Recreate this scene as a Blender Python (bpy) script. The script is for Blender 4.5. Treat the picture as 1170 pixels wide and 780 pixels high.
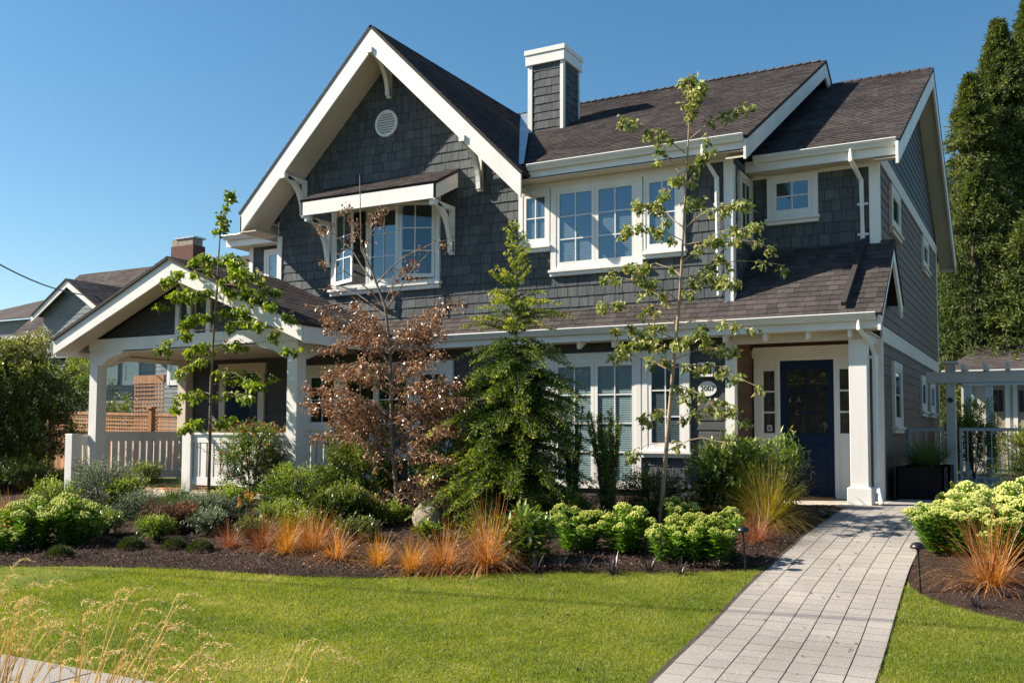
import bpy, bmesh, math, random
import numpy as np
from mathutils import Vector, Matrix, noise
random.seed(7)
R = math.radians
S = bpy.context.scene
for o in list(bpy.data.objects): bpy.data.objects.remove(o)
COL = S.collection
# ------------------------------------------------------------------ camera
EYE = 1.75
FPX, YAW, PITCH, ROLL, CYP = 1099.5146, R(28.88394), R(3.23721), R(0.201268), 430.946
_f = Vector((-math.sin(YAW)*math.cos(PITCH), math.cos(YAW)*math.cos(PITCH), math.sin(PITCH)))
_r = Vector((math.cos(YAW), math.sin(YAW), 0)); _u = _r.cross(_f)
CR = _r*math.cos(ROLL)+_u*math.sin(ROLL); CU = -_r*math.sin(ROLL)+_u*math.cos(ROLL); CF = _f
cam = bpy.data.cameras.new('camera'); co = bpy.data.objects.new('camera', cam); COL.objects.link(co)
cam.sensor_width = 36; cam.sensor_fit = 'HORIZONTAL'; cam.lens = FPX/1170*36
cam.shift_y = (CYP-390)/1170; cam.clip_end = 3000; cam.clip_start = .05
m = Matrix((CR, CU, -CF)).transposed().to_4x4(); m.translation = (0, 0, EYE); co.matrix_world = m
S.camera = co
# ------------------------------------------------------------------ world, sun, exposure
SUNV = Vector((-2.55, -1.0, 2.1)).normalized()          # towards the sun
ELEV = math.asin(SUNV.z)
w = bpy.data.worlds.new('World'); S.world = w; w.use_nodes = True
nt = w.node_tree; nt.nodes.clear()
sky = nt.nodes.new('ShaderNodeTexSky'); sky.sky_type = 'NISHITA'; sky.sun_disc = False
sky.sun_elevation = ELEV; sky.sun_rotation = math.atan2(SUNV.x, SUNV.y) % (2*math.pi)
sky.altitude = 0; sky.air_density = 1.0; sky.dust_density = .5; sky.ozone_density = 1.6
bg = nt.nodes.new('ShaderNodeBackground'); bg.inputs[1].default_value = .068
wo = nt.nodes.new('ShaderNodeOutputWorld')
hs = nt.nodes.new('ShaderNodeHueSaturation'); hs.inputs['Saturation'].default_value = 1.28; hs.inputs['Hue'].default_value = .490; nt.links.new(sky.outputs[0], hs.inputs['Color']); nt.links.new(hs.outputs[0], bg.inputs[0]); nt.links.new(bg.outputs[0], wo.inputs[0])
sl = bpy.data.lights.new('sun', 'SUN'); sl.energy = 5.0; sl.angle = R(.53); sl.color = (1, .90, .76)
so = bpy.data.objects.new('sun', sl); COL.objects.link(so)
so.rotation_euler = SUNV.to_track_quat('Z', 'Y').to_euler(); so.location = (-20, -10, 30)
S.view_settings.view_transform = 'Standard'; S.view_settings.look = 'None'
S.view_settings.exposure = 1.08; S.view_settings.gamma = 1; S.view_settings.use_curve_mapping = False
S.render.engine = 'CYCLES'

# ------------------------------------------------------------------ ground profile and pixel tools
PROF = [(-60, 0), (4.9, 0), (6, .05), (8, .1), (9.5, .2), (10.8, .3), (12, .4), (13, .5), (14, .6), (15, .65), (400, .65)]
PX, PZ = [a for a, b in PROF], [b for a, b in PROF]
def g(y): return float(np.interp(y, PX, PZ))
def ray(u, v): return CR*((u-585)/FPX)-CU*((v-CYP)/FPX)+CF
def on(u, v, ax, val):
    r = ray(u, v); o = Vector((0, 0, EYE)); return o+r*((val-o[ax])/r[ax])
def gp(u, v, dz=0):
    r = ray(u, v); lo, hi = 1., 90.
    for i in range(50):
        k = (lo+hi)/2
        if EYE+k*r.z-dz > g(k*r.y): lo = k
        else: hi = k
    return Vector((k*r.x, k*r.y, EYE+k*r.z))
def bedz(y): return g(y)+.06

# ------------------------------------------------------------------ materials
def newmat(name):
    mt = bpy.data.materials.new(name); mt.use_nodes = True; nt = mt.node_tree
    return mt, nt, nt.nodes['Principled BSDF'], nt.nodes['Material Output']
def N(nt, t, **k):
    n = nt.nodes.new(t)
    for a, b in k.items(): setattr(n, a, b)
    return n
def ramp(nt, fac, stops):
    r = N(nt, 'ShaderNodeValToRGB'); e = r.color_ramp.elements
    while len(e) < len(stops): e.new(.5)
    for el, (p, c) in zip(e, stops): el.position = p; el.color = (*c, 1)
    nt.links.new(fac, r.inputs[0]); return r.outputs[0]
def painted(name, col, rough=.45, nscale=3., amt=.12, bump=.15, bscale=60, coat=0, streak=False, spec=.5):
    mt, nt, b, o = newmat(name)
    tc = N(nt, 'ShaderNodeTexCoord'); mp = N(nt, 'ShaderNodeMapping'); nt.links.new(tc.outputs['Object'], mp.inputs[0])
    if streak: mp.inputs['Scale'].default_value = (1, 1, .15)
    n = N(nt, 'ShaderNodeTexNoise'); n.inputs['Scale'].default_value = nscale; n.inputs['Detail'].default_value = 6; nt.links.new(mp.outputs[0], n.inputs[0])
    lo = tuple(c*(1-amt) for c in col); hi = tuple(min(1, c*(1+amt)) for c in col)
    nt.links.new(ramp(nt, n.outputs[0], [(.3, lo), (.7, hi)]), b.inputs['Base Color'])
    n2 = N(nt, 'ShaderNodeTexNoise'); n2.inputs['Scale'].default_value = bscale; n2.inputs['Detail'].default_value = 4; nt.links.new(tc.outputs['Object'], n2.inputs[0])
    bp = N(nt, 'ShaderNodeBump'); bp.inputs['Strength'].default_value = bump; bp.inputs['Distance'].default_value = .01
    nt.links.new(n2.outputs[0], bp.inputs['Height']); nt.links.new(bp.outputs[0], b.inputs['Normal'])
    b.inputs['Roughness'].default_value = rough; b.inputs['Specular IOR Level'].default_value = spec
    if coat: b.inputs['Coat Weight'].default_value = coat; b.inputs['Coat Roughness'].default_value = .08
    return mt
def tabs_mat(name, stops, rough=.85, nscale=40, bump=.4, streak=0, spec=.3, big=.25):
    """per-tab tone (attribute rnd) times fine grain"""
    mt, nt, b, o = newmat(name)
    at = N(nt, 'ShaderNodeAttribute', attribute_name='rnd'); c = ramp(nt, at.outputs['Fac'], stops)
    tc = N(nt, 'ShaderNodeTexCoord')
    n = N(nt, 'ShaderNodeTexNoise'); n.inputs['Scale'].default_value = nscale; n.inputs['Detail'].default_value = 5
    mp = N(nt, 'ShaderNodeMapping'); nt.links.new(tc.outputs['Object'], mp.inputs[0])
    if streak: mp.inputs['Scale'].default_value = streak
    nt.links.new(mp.outputs[0], n.inputs[0])
    mx = N(nt, 'ShaderNodeMix', data_type='RGBA', blend_type='MULTIPLY'); mx.inputs[0].default_value = 1
    g1 = ramp(nt, n.outputs[0], [(.25, (.72,)*3), (.75, (1.25,)*3)])
    nt.links.new(c, mx.inputs[6]); nt.links.new(g1, mx.inputs[7])
    n3 = N(nt, 'ShaderNodeTexNoise'); n3.inputs['Scale'].default_value = .6; n3.inputs['Detail'].default_value = 4; nt.links.new(tc.outputs['Object'], n3.inputs[0])
    mx2 = N(nt, 'ShaderNodeMix', data_type='RGBA', blend_type='MULTIPLY'); mx2.inputs[0].default_value = 1
    nt.links.new(mx.outputs[2], mx2.inputs[6]); nt.links.new(ramp(nt, n3.outputs[0], [(.3, (1-big,)*3), (.7, (1+big*.6,)*3)]), mx2.inputs[7])
    nt.links.new(mx2.outputs[2], b.inputs['Base Color'])
    bp = N(nt, 'ShaderNodeBump'); bp.inputs['Strength'].default_value = bump; bp.inputs['Distance'].default_value = .006
    nt.links.new(n.outputs[0], bp.inputs['Height']); nt.links.new(bp.outputs[0], b.inputs['Normal'])
    b.inputs['Roughness'].default_value = rough; b.inputs['Specular IOR Level'].default_value = spec
    return mt
def leafmat(name, stops, rough=.5, trans=.35, spec=.4):
    mt, nt, b, o = newmat(name)
    at = N(nt, 'ShaderNodeAttribute', attribute_name='rnd'); c = ramp(nt, at.outputs['Fac'], stops)
    nt.links.new(c, b.inputs['Base Color']); b.inputs['Roughness'].default_value = rough; b.inputs['Specular IOR Level'].default_value = spec
    if trans:
        t = N(nt, 'ShaderNodeBsdfTranslucent'); hs = N(nt, 'ShaderNodeHueSaturation'); hs.inputs['Saturation'].default_value = 1.15; hs.inputs['Value'].default_value = 1.6
        nt.links.new(c, hs.inputs['Color']); nt.links.new(hs.outputs[0], t.inputs[0])
        mx = N(nt, 'ShaderNodeMixShader'); mx.inputs[0].default_value = trans
        nt.links.new(b.outputs[0], mx.inputs[1]); nt.links.new(t.outputs[0], mx.inputs[2]); nt.links.new(mx.outputs[0], o.inputs[0])
    return mt
M = {}
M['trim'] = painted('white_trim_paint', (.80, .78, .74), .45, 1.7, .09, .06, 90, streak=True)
M['shade_trim'] = painted('shaded_trim_paint', (.66, .58, .48), .5, 2.5, .06, .06, 90)  # shade put into the colour: darker, warmer copy of the white trim paint
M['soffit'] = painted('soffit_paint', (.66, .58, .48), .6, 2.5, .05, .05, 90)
M['gutter'] = painted('gutter_enamel', (.76, .75, .72), .3, 2, .03, .02, 30)
M['metal'] = painted('flashing_metal', (.42, .47, .52), .35, 5, .15, .03, 30)
M['metal'].node_tree.nodes['Principled BSDF'].inputs['Metallic'].default_value = .6
SH = [(0, (.066, .078, .085)), (.5, (.084, .096, .102)), (1, (.108, .118, .122))]
M['shingle'] = tabs_mat('blue_grey_wall_shingle', SH, .75, 30, .5, (1.0, 1.0, .12), .3, .12)
M['lap'] = tabs_mat('dark_grey_lap_siding', [(0, (.060, .064, .066)), (1, (.080, .082, .082))], .6, 30, .25, (.15, .15, 1.0), .35, .12)
M['lapbrown'] = tabs_mat('taupe_lap_siding', [(0, (.110, .062, .038)), (1, (.140, .080, .049))], .6, 30, .25, (.15, .15, 1.0), .35, .12)
M['under'] = painted('wall_backing', (.012, .014, .016), .9)  # near-black, so gaps between shingles and boards get their shadow by colour
M['roof'] = tabs_mat('brown_asphalt_roof_shingle', [(0, (.056, .049, .048)), (.5, (.074, .064, .062)), (1, (.098, .084, .081))], .95, 120, .9, 0, .05, .28)
M['roof_dark'] = tabs_mat('grey_asphalt_roof_shingle', [(0, (.075, .064, .062)), (1, (.125, .108, .104))], .95, 120, .9, 0, .05, .28)
M['roofedge'] = painted('roof_edge', (.03, .026, .025), .9)
M['door'] = painted('navy_door_paint', (.003, .015, .050), .45, 3, .1, .05, 40, spec=.25)
M['dark'] = painted('dark_room_shade', (.012, .011, .010), .8)  # panel colour standing in for the darkness of unlit rooms behind glass
M['brown_int'] = painted('brown_room_shade', (.05, .04, .032), .8, 6, .4)  # dull brown panel colour, with an unlit room's shade painted in
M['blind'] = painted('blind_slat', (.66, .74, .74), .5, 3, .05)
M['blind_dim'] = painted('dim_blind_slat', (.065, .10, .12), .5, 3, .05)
M['blind'] = painted('blind_slat', (.30, .40, .41), .5, 3, .05)
M['black'] = painted('black_powder_coat', (.012, .012, .013), .35, 8, .2, .05)
M['brass'] = painted('dark_bronze', (.08, .05, .02), .35)
M['cedar'] = tabs_mat('cedar_fence_wood', [(0, (.36, .16, .075)), (1, (.54, .29, .15))], .7, 14, .4, (1, 1, .06), .3, .2)
M['bark'] = painted('grey_brown_bark', (.20, .15, .105), .9, 14, .4, .8, 40, streak=True)
M['bark_tan'] = painted('pale_tan_bark', (.34, .25, .16), .85, 14, .3, .6, 40, streak=True)
M['bark_dark'] = painted('dark_bark', (.07, .05, .035), .9, 14, .4, .8, 40)
M['rock'] = painted('warm_granite', (.30, .25, .195), .85, 8, .35, .7, 25)
M['planter'] = painted('charcoal_planter', (.016, .014, .014), .8, 4, .2, .1, spec=.1)
M['mat'] = painted('coir_doormat', (.55, .22, .06), .95, 60, .3, .8, 200)
M['arbor'] = painted('white_arbor_paint', (.60, .54, .47), .5, 3, .06, .06, 90)
M['brick'] = painted('red_brick', (.13, .055, .042), .9, 14, .5, .6, 40)
M['nb_blue'] = tabs_mat('pale_blue_lap_siding', [(0, (.16, .19, .20)), (1, (.21, .24, .25))], .6, 30, .25, (.15, .15, 1.0), .35, .1)
M['garage'] = painted('beige_garage_siding', (.62, .55, .47), .6, 3, .06)
M['garage_door'] = painted('taupe_door_paint', (.36, .29, .22), .5, 3, .08)
M['plaque'] = painted('white_enamel_plaque', (.8, .78, .74), .25, 3, .02, .02)
M['ink'] = painted('black_ink', (.01, .01, .012), .4)
M['steel'] = painted('grey_gate_metal', (.42, .42, .42), .4, 3, .05)
def glassmat(name, tint=(.55, .75, .95), refl=.32):
    mt, nt, b, o = newmat(name); nt.nodes.remove(b)
    gl = N(nt, 'ShaderNodeBsdfGlossy'); gl.inputs['Roughness'].default_value = .015; gl.inputs[0].default_value = (*tint, 1)
    tc = N(nt, 'ShaderNodeTexCoord'); n = N(nt, 'ShaderNodeTexNoise'); n.inputs['Scale'].default_value = 1.3; nt.links.new(tc.outputs['Object'], n.inputs[0])
    bp = N(nt, 'ShaderNodeBump'); bp.inputs['Strength'].default_value = .04; bp.inputs['Distance'].default_value = .05; nt.links.new(n.outputs[0], bp.inputs['Height']); nt.links.new(bp.outputs[0], gl.inputs['Normal'])
    tr = N(nt, 'ShaderNodeBsdfTransparent'); tr.inputs[0].default_value = (.90, .95, .96, 1)
    fr = N(nt, 'ShaderNodeFresnel'); fr.inputs[0].default_value = 1.5
    ad = N(nt, 'ShaderNodeMath', operation='ADD'); ad.inputs[1].default_value = refl; ad.use_clamp = True; ge = N(nt, 'ShaderNodeNewGeometry'); iv = N(nt, 'ShaderNodeMath', operation='SUBTRACT'); iv.inputs[0].default_value = 1; nt.links.new(ge.outputs['Backfacing'], iv.inputs[1]); ml = N(nt, 'ShaderNodeMath', operation='MULTIPLY'); nt.links.new(fr.outputs[0], ml.inputs[0]); nt.links.new(iv.outputs[0], ml.inputs[1]); nt.links.new(ml.outputs[0], ad.inputs[0])
    mx = N(nt, 'ShaderNodeMixShader'); nt.links.new(ad.outputs[0], mx.inputs[0]); nt.links.new(tr.outputs[0], mx.inputs[1]); nt.links.new(gl.outputs[0], mx.inputs[2]); nt.links.new(mx.outputs[0], o.inputs[0])
    return mt
M['glass'] = glassmat('window_glass', (.46, .66, .78), .17)
M['glass_dim'] = glassmat('door_glass', (.8, .85, .8), .0)
# foliage palettes
def G(*c): return [(i/(len(c)-1), x) for i, x in enumerate(c)]
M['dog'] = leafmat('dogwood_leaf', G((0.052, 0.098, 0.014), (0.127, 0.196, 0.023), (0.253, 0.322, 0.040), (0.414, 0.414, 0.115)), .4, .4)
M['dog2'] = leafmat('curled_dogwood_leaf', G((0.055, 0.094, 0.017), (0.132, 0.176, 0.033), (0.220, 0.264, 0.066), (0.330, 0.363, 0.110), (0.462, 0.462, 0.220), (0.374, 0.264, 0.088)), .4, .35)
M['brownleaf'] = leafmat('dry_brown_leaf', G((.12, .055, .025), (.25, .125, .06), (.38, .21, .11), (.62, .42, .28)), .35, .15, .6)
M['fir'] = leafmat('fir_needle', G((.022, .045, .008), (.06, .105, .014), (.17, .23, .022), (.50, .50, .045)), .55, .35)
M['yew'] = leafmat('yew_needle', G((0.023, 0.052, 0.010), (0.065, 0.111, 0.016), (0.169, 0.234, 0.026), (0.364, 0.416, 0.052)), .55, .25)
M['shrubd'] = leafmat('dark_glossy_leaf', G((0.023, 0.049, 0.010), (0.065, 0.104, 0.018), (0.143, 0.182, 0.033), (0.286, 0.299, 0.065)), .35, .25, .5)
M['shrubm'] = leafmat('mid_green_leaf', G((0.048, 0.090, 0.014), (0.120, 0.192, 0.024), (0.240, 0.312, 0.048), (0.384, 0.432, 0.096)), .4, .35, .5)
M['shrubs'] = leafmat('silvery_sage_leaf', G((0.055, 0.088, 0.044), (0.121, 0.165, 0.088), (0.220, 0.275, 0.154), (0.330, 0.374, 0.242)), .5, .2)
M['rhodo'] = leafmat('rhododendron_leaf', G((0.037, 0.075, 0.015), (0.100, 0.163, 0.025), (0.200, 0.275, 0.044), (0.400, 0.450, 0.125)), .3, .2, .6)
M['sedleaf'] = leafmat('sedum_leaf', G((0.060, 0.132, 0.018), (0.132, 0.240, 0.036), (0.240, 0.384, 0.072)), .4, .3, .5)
M['sedhead'] = leafmat('sedum_flower_head', G((.28, .34, .05), (.46, .50, .09), (.62, .62, .18)), .7, .2)
M['sedheadp'] = leafmat('pale_sedum_flower_head', G((0.357, 0.441, 0.084), (0.546, 0.588, 0.158), (0.735, 0.714, 0.273)), .7, .2)
M['carex'] = leafmat('orange_sedge_blade', G((.18, .06, .02), (.38, .13, .035), (.50, .22, .06), (.52, .32, .13), (.50, .40, .26)), .45, .35, .5)
M['carexg'] = leafmat('golden_sedge_blade', G((.10, .09, .02), (.22, .20, .035), (.36, .30, .06), (.50, .33, .10)), .45, .35, .5)
M['carexy'] = leafmat('yellow_orange_sedge_blade', G((.26, .10, .02), (.46, .20, .035), (.56, .30, .07), (.58, .42, .20)), .45, .35, .5)
M['carexr'] = leafmat('rusty_sedge_blade', G((.10, .035, .02), (.24, .085, .04), (.38, .16, .08), (.42, .28, .18)), .5, .3)
M['heath'] = leafmat('heather_sprig', G((.02, .035, .01), (.05, .075, .018), (.12, .14, .035)), .7, .2)
M['heathb'] = leafmat('brown_heather_sprig', G((.06, .03, .02), (.14, .07, .045), (.20, .12, .07)), .7, .2)
M['mondo'] = leafmat('black_mondo_blade', G((.015, .010, .014), (.04, .03, .035), (.12, .10, .10)), .35, .1, .6)
M['red'] = leafmat('red_petal', G((.45, .03, .02), (.7, .09, .03), (.85, .25, .05)), .5, .3)
M['pink'] = leafmat('crimson_petal', G((.35, .02, .05), (.6, .05, .08), (.65, .2, .2)), .5, .3)
M['poker'] = leafmat('poker_flower', G((.75, .55, .04), (.8, .25, .03), (.7, .06, .03)), .5, .3)
M['purple'] = leafmat('purple_flower', G((.10, .05, .22), (.22, .12, .40)), .6, .3)
M['cedarleaf'] = leafmat('redcedar_spray', G((0.025, 0.046, 0.011), (0.063, 0.092, 0.018), (0.127, 0.149, 0.030), (0.241, 0.241, 0.057)), .6, .3)
M['nbleaf'] = leafmat('hedge_leaf', G((0.024, 0.050, 0.012), (0.072, 0.108, 0.018), (0.168, 0.192, 0.036), (0.408, 0.384, 0.168)), .35, .3, .6)
M['grassblade'] = leafmat('lawn_blade', G((.075, .12, .012), (.145, .19, .020), (.24, .26, .036), (.46, .40, .15)), .5, .45)
M['straw'] = leafmat('straw_stem', G((.48, .33, .12), (.66, .49, .20), (.78, .65, .36)), .5, .3)
M['yellowblade'] = leafmat('yellow_green_blade', G((.22, .26, .02), (.42, .44, .05), (.55, .50, .12)), .45, .4)
M['chips'] = leafmat('bark_chip', G((.025, .014, .010), (.07, .04, .028), (.13, .08, .055), (.30, .19, .12)), .9, 0)
M['greenstem'] = leafmat('green_stem', G((.05, .09, .02), (.12, .18, .04)), .5, .2)

def ground_mat(name, stops, scale, bump, bscale, extra=None):
    mt, nt, b, o = newmat(name); tc = N(nt, 'ShaderNodeTexCoord')
    n = N(nt, 'ShaderNodeTexNoise'); n.inputs['Scale'].default_value = scale; n.inputs['Detail'].default_value = 8; n.inputs['Roughness'].default_value = .65; nt.links.new(tc.outputs['Object'], n.inputs[0])
    c = ramp(nt, n.outputs[0], stops)
    n2 = N(nt, 'ShaderNodeTexNoise'); n2.inputs['Scale'].default_value = bscale; n2.inputs['Detail'].default_value = 8; nt.links.new(tc.outputs['Object'], n2.inputs[0])
    mx = N(nt, 'ShaderNodeMix', data_type='RGBA', blend_type='MULTIPLY'); mx.inputs[0].default_value = 1
    nt.links.new(c, mx.inputs[6]); nt.links.new(ramp(nt, n2.outputs[0], [(.3, (.6,)*3), (.7, (1.3,)*3)]), mx.inputs[7])
    nt.links.new(mx.outputs[2], b.inputs['Base Color'])
    bp = N(nt, 'ShaderNodeBump'); bp.inputs['Strength'].default_value = bump; bp.inputs['Distance'].default_value = .02
    nt.links.new(n2.outputs[0], bp.inputs['Height']); nt.links.new(bp.outputs[0], b.inputs['Normal']); b.inputs['Roughness'].default_value = .95
    b.inputs['Specular IOR Level'].default_value = .2
    return mt
M['soil'] = ground_mat('dark_mulch_soil', [(.3, (.020, .012, .009)), (.55, (.045, .026, .019)), (.8, (.085, .050, .036))], 2.2, 1, 45)
M['turf'] = ground_mat('lawn_turf', [(.25, (.07, .10, .010)), (.5, (.14, .17, .018)), (.75, (.24, .22, .05))], 1.1, .7, 60)
M['earth'] = ground_mat('distant_ground', [(.3, (.06, .08, .03)), (.7, (.12, .12, .06))], .5, .5, 10)
M['conc'] = ground_mat('sidewalk_concrete', [(.3, (.27, .25, .225)), (.7, (.34, .315, .285))], 1.5, .3, 90)
M['entry'] = ground_mat('entry_slab', [(.3, (.42, .36, .30)), (.7, (.52, .46, .38))], 2.5, .3, 90)
M['joint'] = ground_mat('joint_sand', [(.3, (.05, .045, .038)), (.7, (.10, .085, .07))], 4, .6, 60)
M['paver'] = tabs_mat('grey_concrete_paver', [(0, (.300, .272, .247)), (.5, (.325, .296, .268)), (1, (.352, .320, .290))], .85, 60, .35, 0, .3, .26)

# ------------------------------------------------------------------ mesh helpers
class MB:
    def __init__(s): s.v = []; s.f = []; s.r = []; s.smooth = False
    def face(s, pts, r=.5):
        i = len(s.v); s.v.extend(tuple(p) for p in pts); s.f.append(tuple(range(i, i+len(pts)))); s.r.append(r)
    def solid(s, pts, faces, r=.5):
        i = len(s.v); s.v.extend(tuple(p) for p in pts)
        for f in faces: s.f.append(tuple(i+k for k in f)); s.r.append(r)
    def box(s, a, b, r=.5, F=None):
        x0, y0, z0 = a; x1, y1, z1 = b
        p = [(x0, y0, z0), (x1, y0, z0), (x1, y1, z0), (x0, y1, z0), (x0, y0, z1), (x1, y0, z1), (x1, y1, z1), (x0, y1, z1)]
        if F: p = [F(*q) for q in p]
        s.solid(p, [(0, 3, 2, 1), (4, 5, 6, 7), (0, 1, 5, 4), (1, 2, 6, 5), (2, 3, 7, 6), (3, 0, 4, 7)], r)
    def prism(s, poly, ext, r=.5):
        """polygon (3d points) extruded by vector ext"""
        n = len(poly); e = Vector(ext); P = [Vector(p) for p in poly]; Q = [p+e for p in P]
        i = len(s.v); s.v.extend(tuple(p) for p in P+Q)
        s.f.append(tuple(i+k for k in range(n))); s.r.append(r); s.f.append(tuple(i+n+k for k in reversed(range(n)))); s.r.append(r)
        for k in range(n):
            j = (k+1) % n; s.f.append((i+k, i+n+k, i+n+j, i+j)); s.r.append(r)
    def tube(s, pts, rad, n=6, r=.5, cap=True):
        pts = [Vector(p) for p in pts]; i0 = len(s.v); m = len(pts)
        ref = Vector((0, 0, 1))
        for k, p in enumerate(pts):
            d = (pts[min(k+1, m-1)]-pts[max(k-1, 0)])
            if d.length < 1e-9: d = Vector((0, 0, 1))
            d.normalize()
            a = d.cross(ref)
            if a.length < .2: a = d.cross(Vector((1, 0, 0)))
            a.normalize(); b = d.cross(a); rr = rad[k] if hasattr(rad, '__len__') else rad
            for q in range(n):
                t = 2*math.pi*q/n; s.v.append(tuple(p+a*(rr*math.cos(t))+b*(rr*math.sin(t))))
        for k in range(m-1):
            for q in range(n):
                q2 = (q+1) % n; s.f.append((i0+k*n+q, i0+k*n+q2, i0+(k+1)*n+q2, i0+(k+1)*n+q)); s.r.append(r)
        if cap:
            s.f.append(tuple(i0+q for q in reversed(range(n)))); s.r.append(r)
            s.f.append(tuple(i0+(m-1)*n+q for q in range(n))); s.r.append(r)
    def leaf(s, p, d, up, L, W, r=.5, fold=.25):
        d = d.normalized(); sd = d.cross(up)
        if sd.length < 1e-3: sd = d.cross(Vector((1, .3, 0)))
        sd.normalize(); nn = sd.cross(d)
        a = p; b = p+d*(L*.45)+sd*(W*.5)+nn*(W*fold); c = p+d*L; e = p+d*(L*.45)-sd*(W*.5)+nn*(W*fold)
        i = len(s.v); s.v.extend((tuple(a), tuple(b), tuple(c), tuple(e)))
        s.f.append((i, i+1, i+2)); s.f.append((i, i+2, i+3)); s.r.append(r); s.r.append(r)
    def ribbon(s, pts, w0, sd, r=.5, taper=True):
        i = len(s.v); m = len(pts)
        for k, p in enumerate(pts):
            t = k/(m-1); ww = w0*(1-t**1.5)*.5+.0003 if taper else w0*.5
            s.v.append(tuple(p+sd*ww)); s.v.append(tuple(p-sd*ww))
        for k in range(m-1):
            s.f.append((i+2*k, i+2*k+1, i+2*k+3, i+2*k+2)); s.r.append(r)
    def blob(s, c, rx, ry=None, rz=None, r=.5, seg=6, rings=4, jit=0):
        ry = ry or rx; rz = rz or rx; i = len(s.v); c = Vector(c)
        s.v.append(tuple(c+Vector((0, 0, -rz))))
        for a in range(1, rings):
            ph = -math.pi/2+math.pi*a/rings
            for q in range(seg):
                t = 2*math.pi*q/seg; k = 1+random.uniform(-jit, jit)
                s.v.append(tuple(c+Vector((rx*k*math.cos(ph)*math.cos(t), ry*k*math.cos(ph)*math.sin(t), rz*k*math.sin(ph)))))
        s.v.append(tuple(c+Vector((0, 0, rz)))); top = len(s.v)-1
        for q in range(seg):
            q2 = (q+1) % seg
            s.f.append((i, i+1+q2, i+1+q)); s.r.append(r)
            for a in range(rings-2): s.f.append((i+1+a*seg+q, i+1+a*seg+q2, i+1+(a+1)*seg+q2, i+1+(a+1)*seg+q)); s.r.append(r)
            s.f.append((top, i+1+(rings-2)*seg+q, i+1+(rings-2)*seg+q2)); s.r.append(r)
    def mesh(s, name, mat, fix=False):
        me = bpy.data.meshes.new(name); me.from_pydata(s.v, [], s.f)
        if len(s.r) == len(me.polygons):
            a = me.attributes.new('rnd', 'FLOAT', 'FACE'); a.data.foreach_set('value', np.array(s.r, dtype=np.float32))
        if s.smooth: me.polygons.foreach_set('use_smooth', [True]*len(me.polygons))
        if fix:
            bm = bmesh.new(); bm.from_mesh(me); bmesh.ops.recalc_face_normals(bm, faces=bm.faces); bm.to_mesh(me); bm.free()
        me.materials.append(M[mat] if isinstance(mat, str) else mat); me.update(); return me
    def build(s, name, mat, parent=None, fix=True, bevel=0):
        o = bpy.data.objects.new(name, s.mesh(name, mat, fix)); COL.objects.link(o)
        if parent: o.parent = parent; o.matrix_parent_inverse = world_of(parent).inverted()
        if bevel:
            bv = o.modifiers.new('bevel', 'BEVEL'); bv.width = bevel; bv.segments = 1; bv.limit_method = 'ANGLE'
        return o
def world_of(o):
    mm = o.matrix_basis.copy()
    if o.parent: mm = world_of(o.parent) @ o.matrix_parent_inverse @ mm
    return mm
def child(name, me, parent):
    o = bpy.data.objects.new(name, me); COL.objects.link(o); o.parent = parent; return o
def tag(o, label=None, cat=None, group=None, kind=None):
    if label: o['label'] = label
    if cat: o['category'] = cat
    if group: o['group'] = group
    if kind: o['kind'] = kind
    return o
def empty(name, loc, label, cat, group=None, rz=0, sc=1):
    o = bpy.data.objects.new(name, None); COL.objects.link(o); o.location = loc; o.rotation_euler[2] = rz
    o.scale = (sc, sc, sc) if not hasattr(sc, '__len__') else sc
    o.empty_display_size = .1
    return tag(o, label, cat, group)
def struct(o): o['kind'] = 'structure'; return o
def clip(poly, a, b, c):
    """keep a*x+b*y<=c"""
    out = []; n = len(poly)
    for i in range(n):
        p, q = poly[i], poly[(i+1) % n]; dp = a*p[0]+b*p[1]-c; dq = a*q[0]+b*q[1]-c
        if dp <= 0: out.append(p)
        if dp*dq < 0: t = dp/(dp-dq); out.append((p[0]+(q[0]-p[0])*t, p[1]+(q[1]-p[1])*t))
    return out
def clippoly(poly, cl):
    n = len(cl); ar = sum(cl[i][0]*cl[(i+1) % n][1]-cl[(i+1) % n][0]*cl[i][1] for i in range(n))
    if ar < 0: cl = cl[::-1]
    for i in range(n):
        (x0, y0), (x1, y1) = cl[i], cl[(i+1) % n]; dx, dy = x1-x0, y1-y0
        poly = clip(poly, dy, -dx, dy*x0-dx*y0)
        if len(poly) < 3: return []
    return poly
def tabs(mb, poly, F, expo, wmin, wmax, th, gap=.004, v0=None, jit=.0, rand=True):
    """laps of tabs over a convex polygon in (u, v); F(u, w, v) -> world, w outward"""
    us = [p[0] for p in poly]; vs = [p[1] for p in poly]; v = v0 if v0 is not None else min(vs)
    while v < max(vs):
        u = min(us)-random.uniform(0, wmax)
        while u < max(us):
            wd = random.uniform(wmin, wmax); j = random.uniform(-jit, jit)
            q = clippoly([(u+gap/2, v+j), (u+wd-gap/2, v+j), (u+wd-gap/2, v+expo), (u+gap/2, v+expo)], poly)
            if len(q) >= 3:
                t = th*random.uniform(.8, 1.2); rr = random.random()
                top = [F(a, .003+t*(1-(b-v)/(expo*1.02)), b) for a, b in q]; bot = [F(a, -.001, b) for a, b in q]; n = len(q)
                i = len(mb.v); mb.v.extend(tuple(x) for x in top+bot)
                mb.f.append(tuple(i+k for k in range(n))); mb.r.append(rr)
                for k in range(n):
                    kk = (k+1) % n; mb.f.append((i+k, i+n+k, i+n+kk, i+kk)); mb.r.append(rr)
            u += wd
        v += expo
def front(Y): return lambda u, w, z: Vector((u, Y-w, z))
def sideR(X): return lambda u, w, z: Vector((X+w, u, z))

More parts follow.
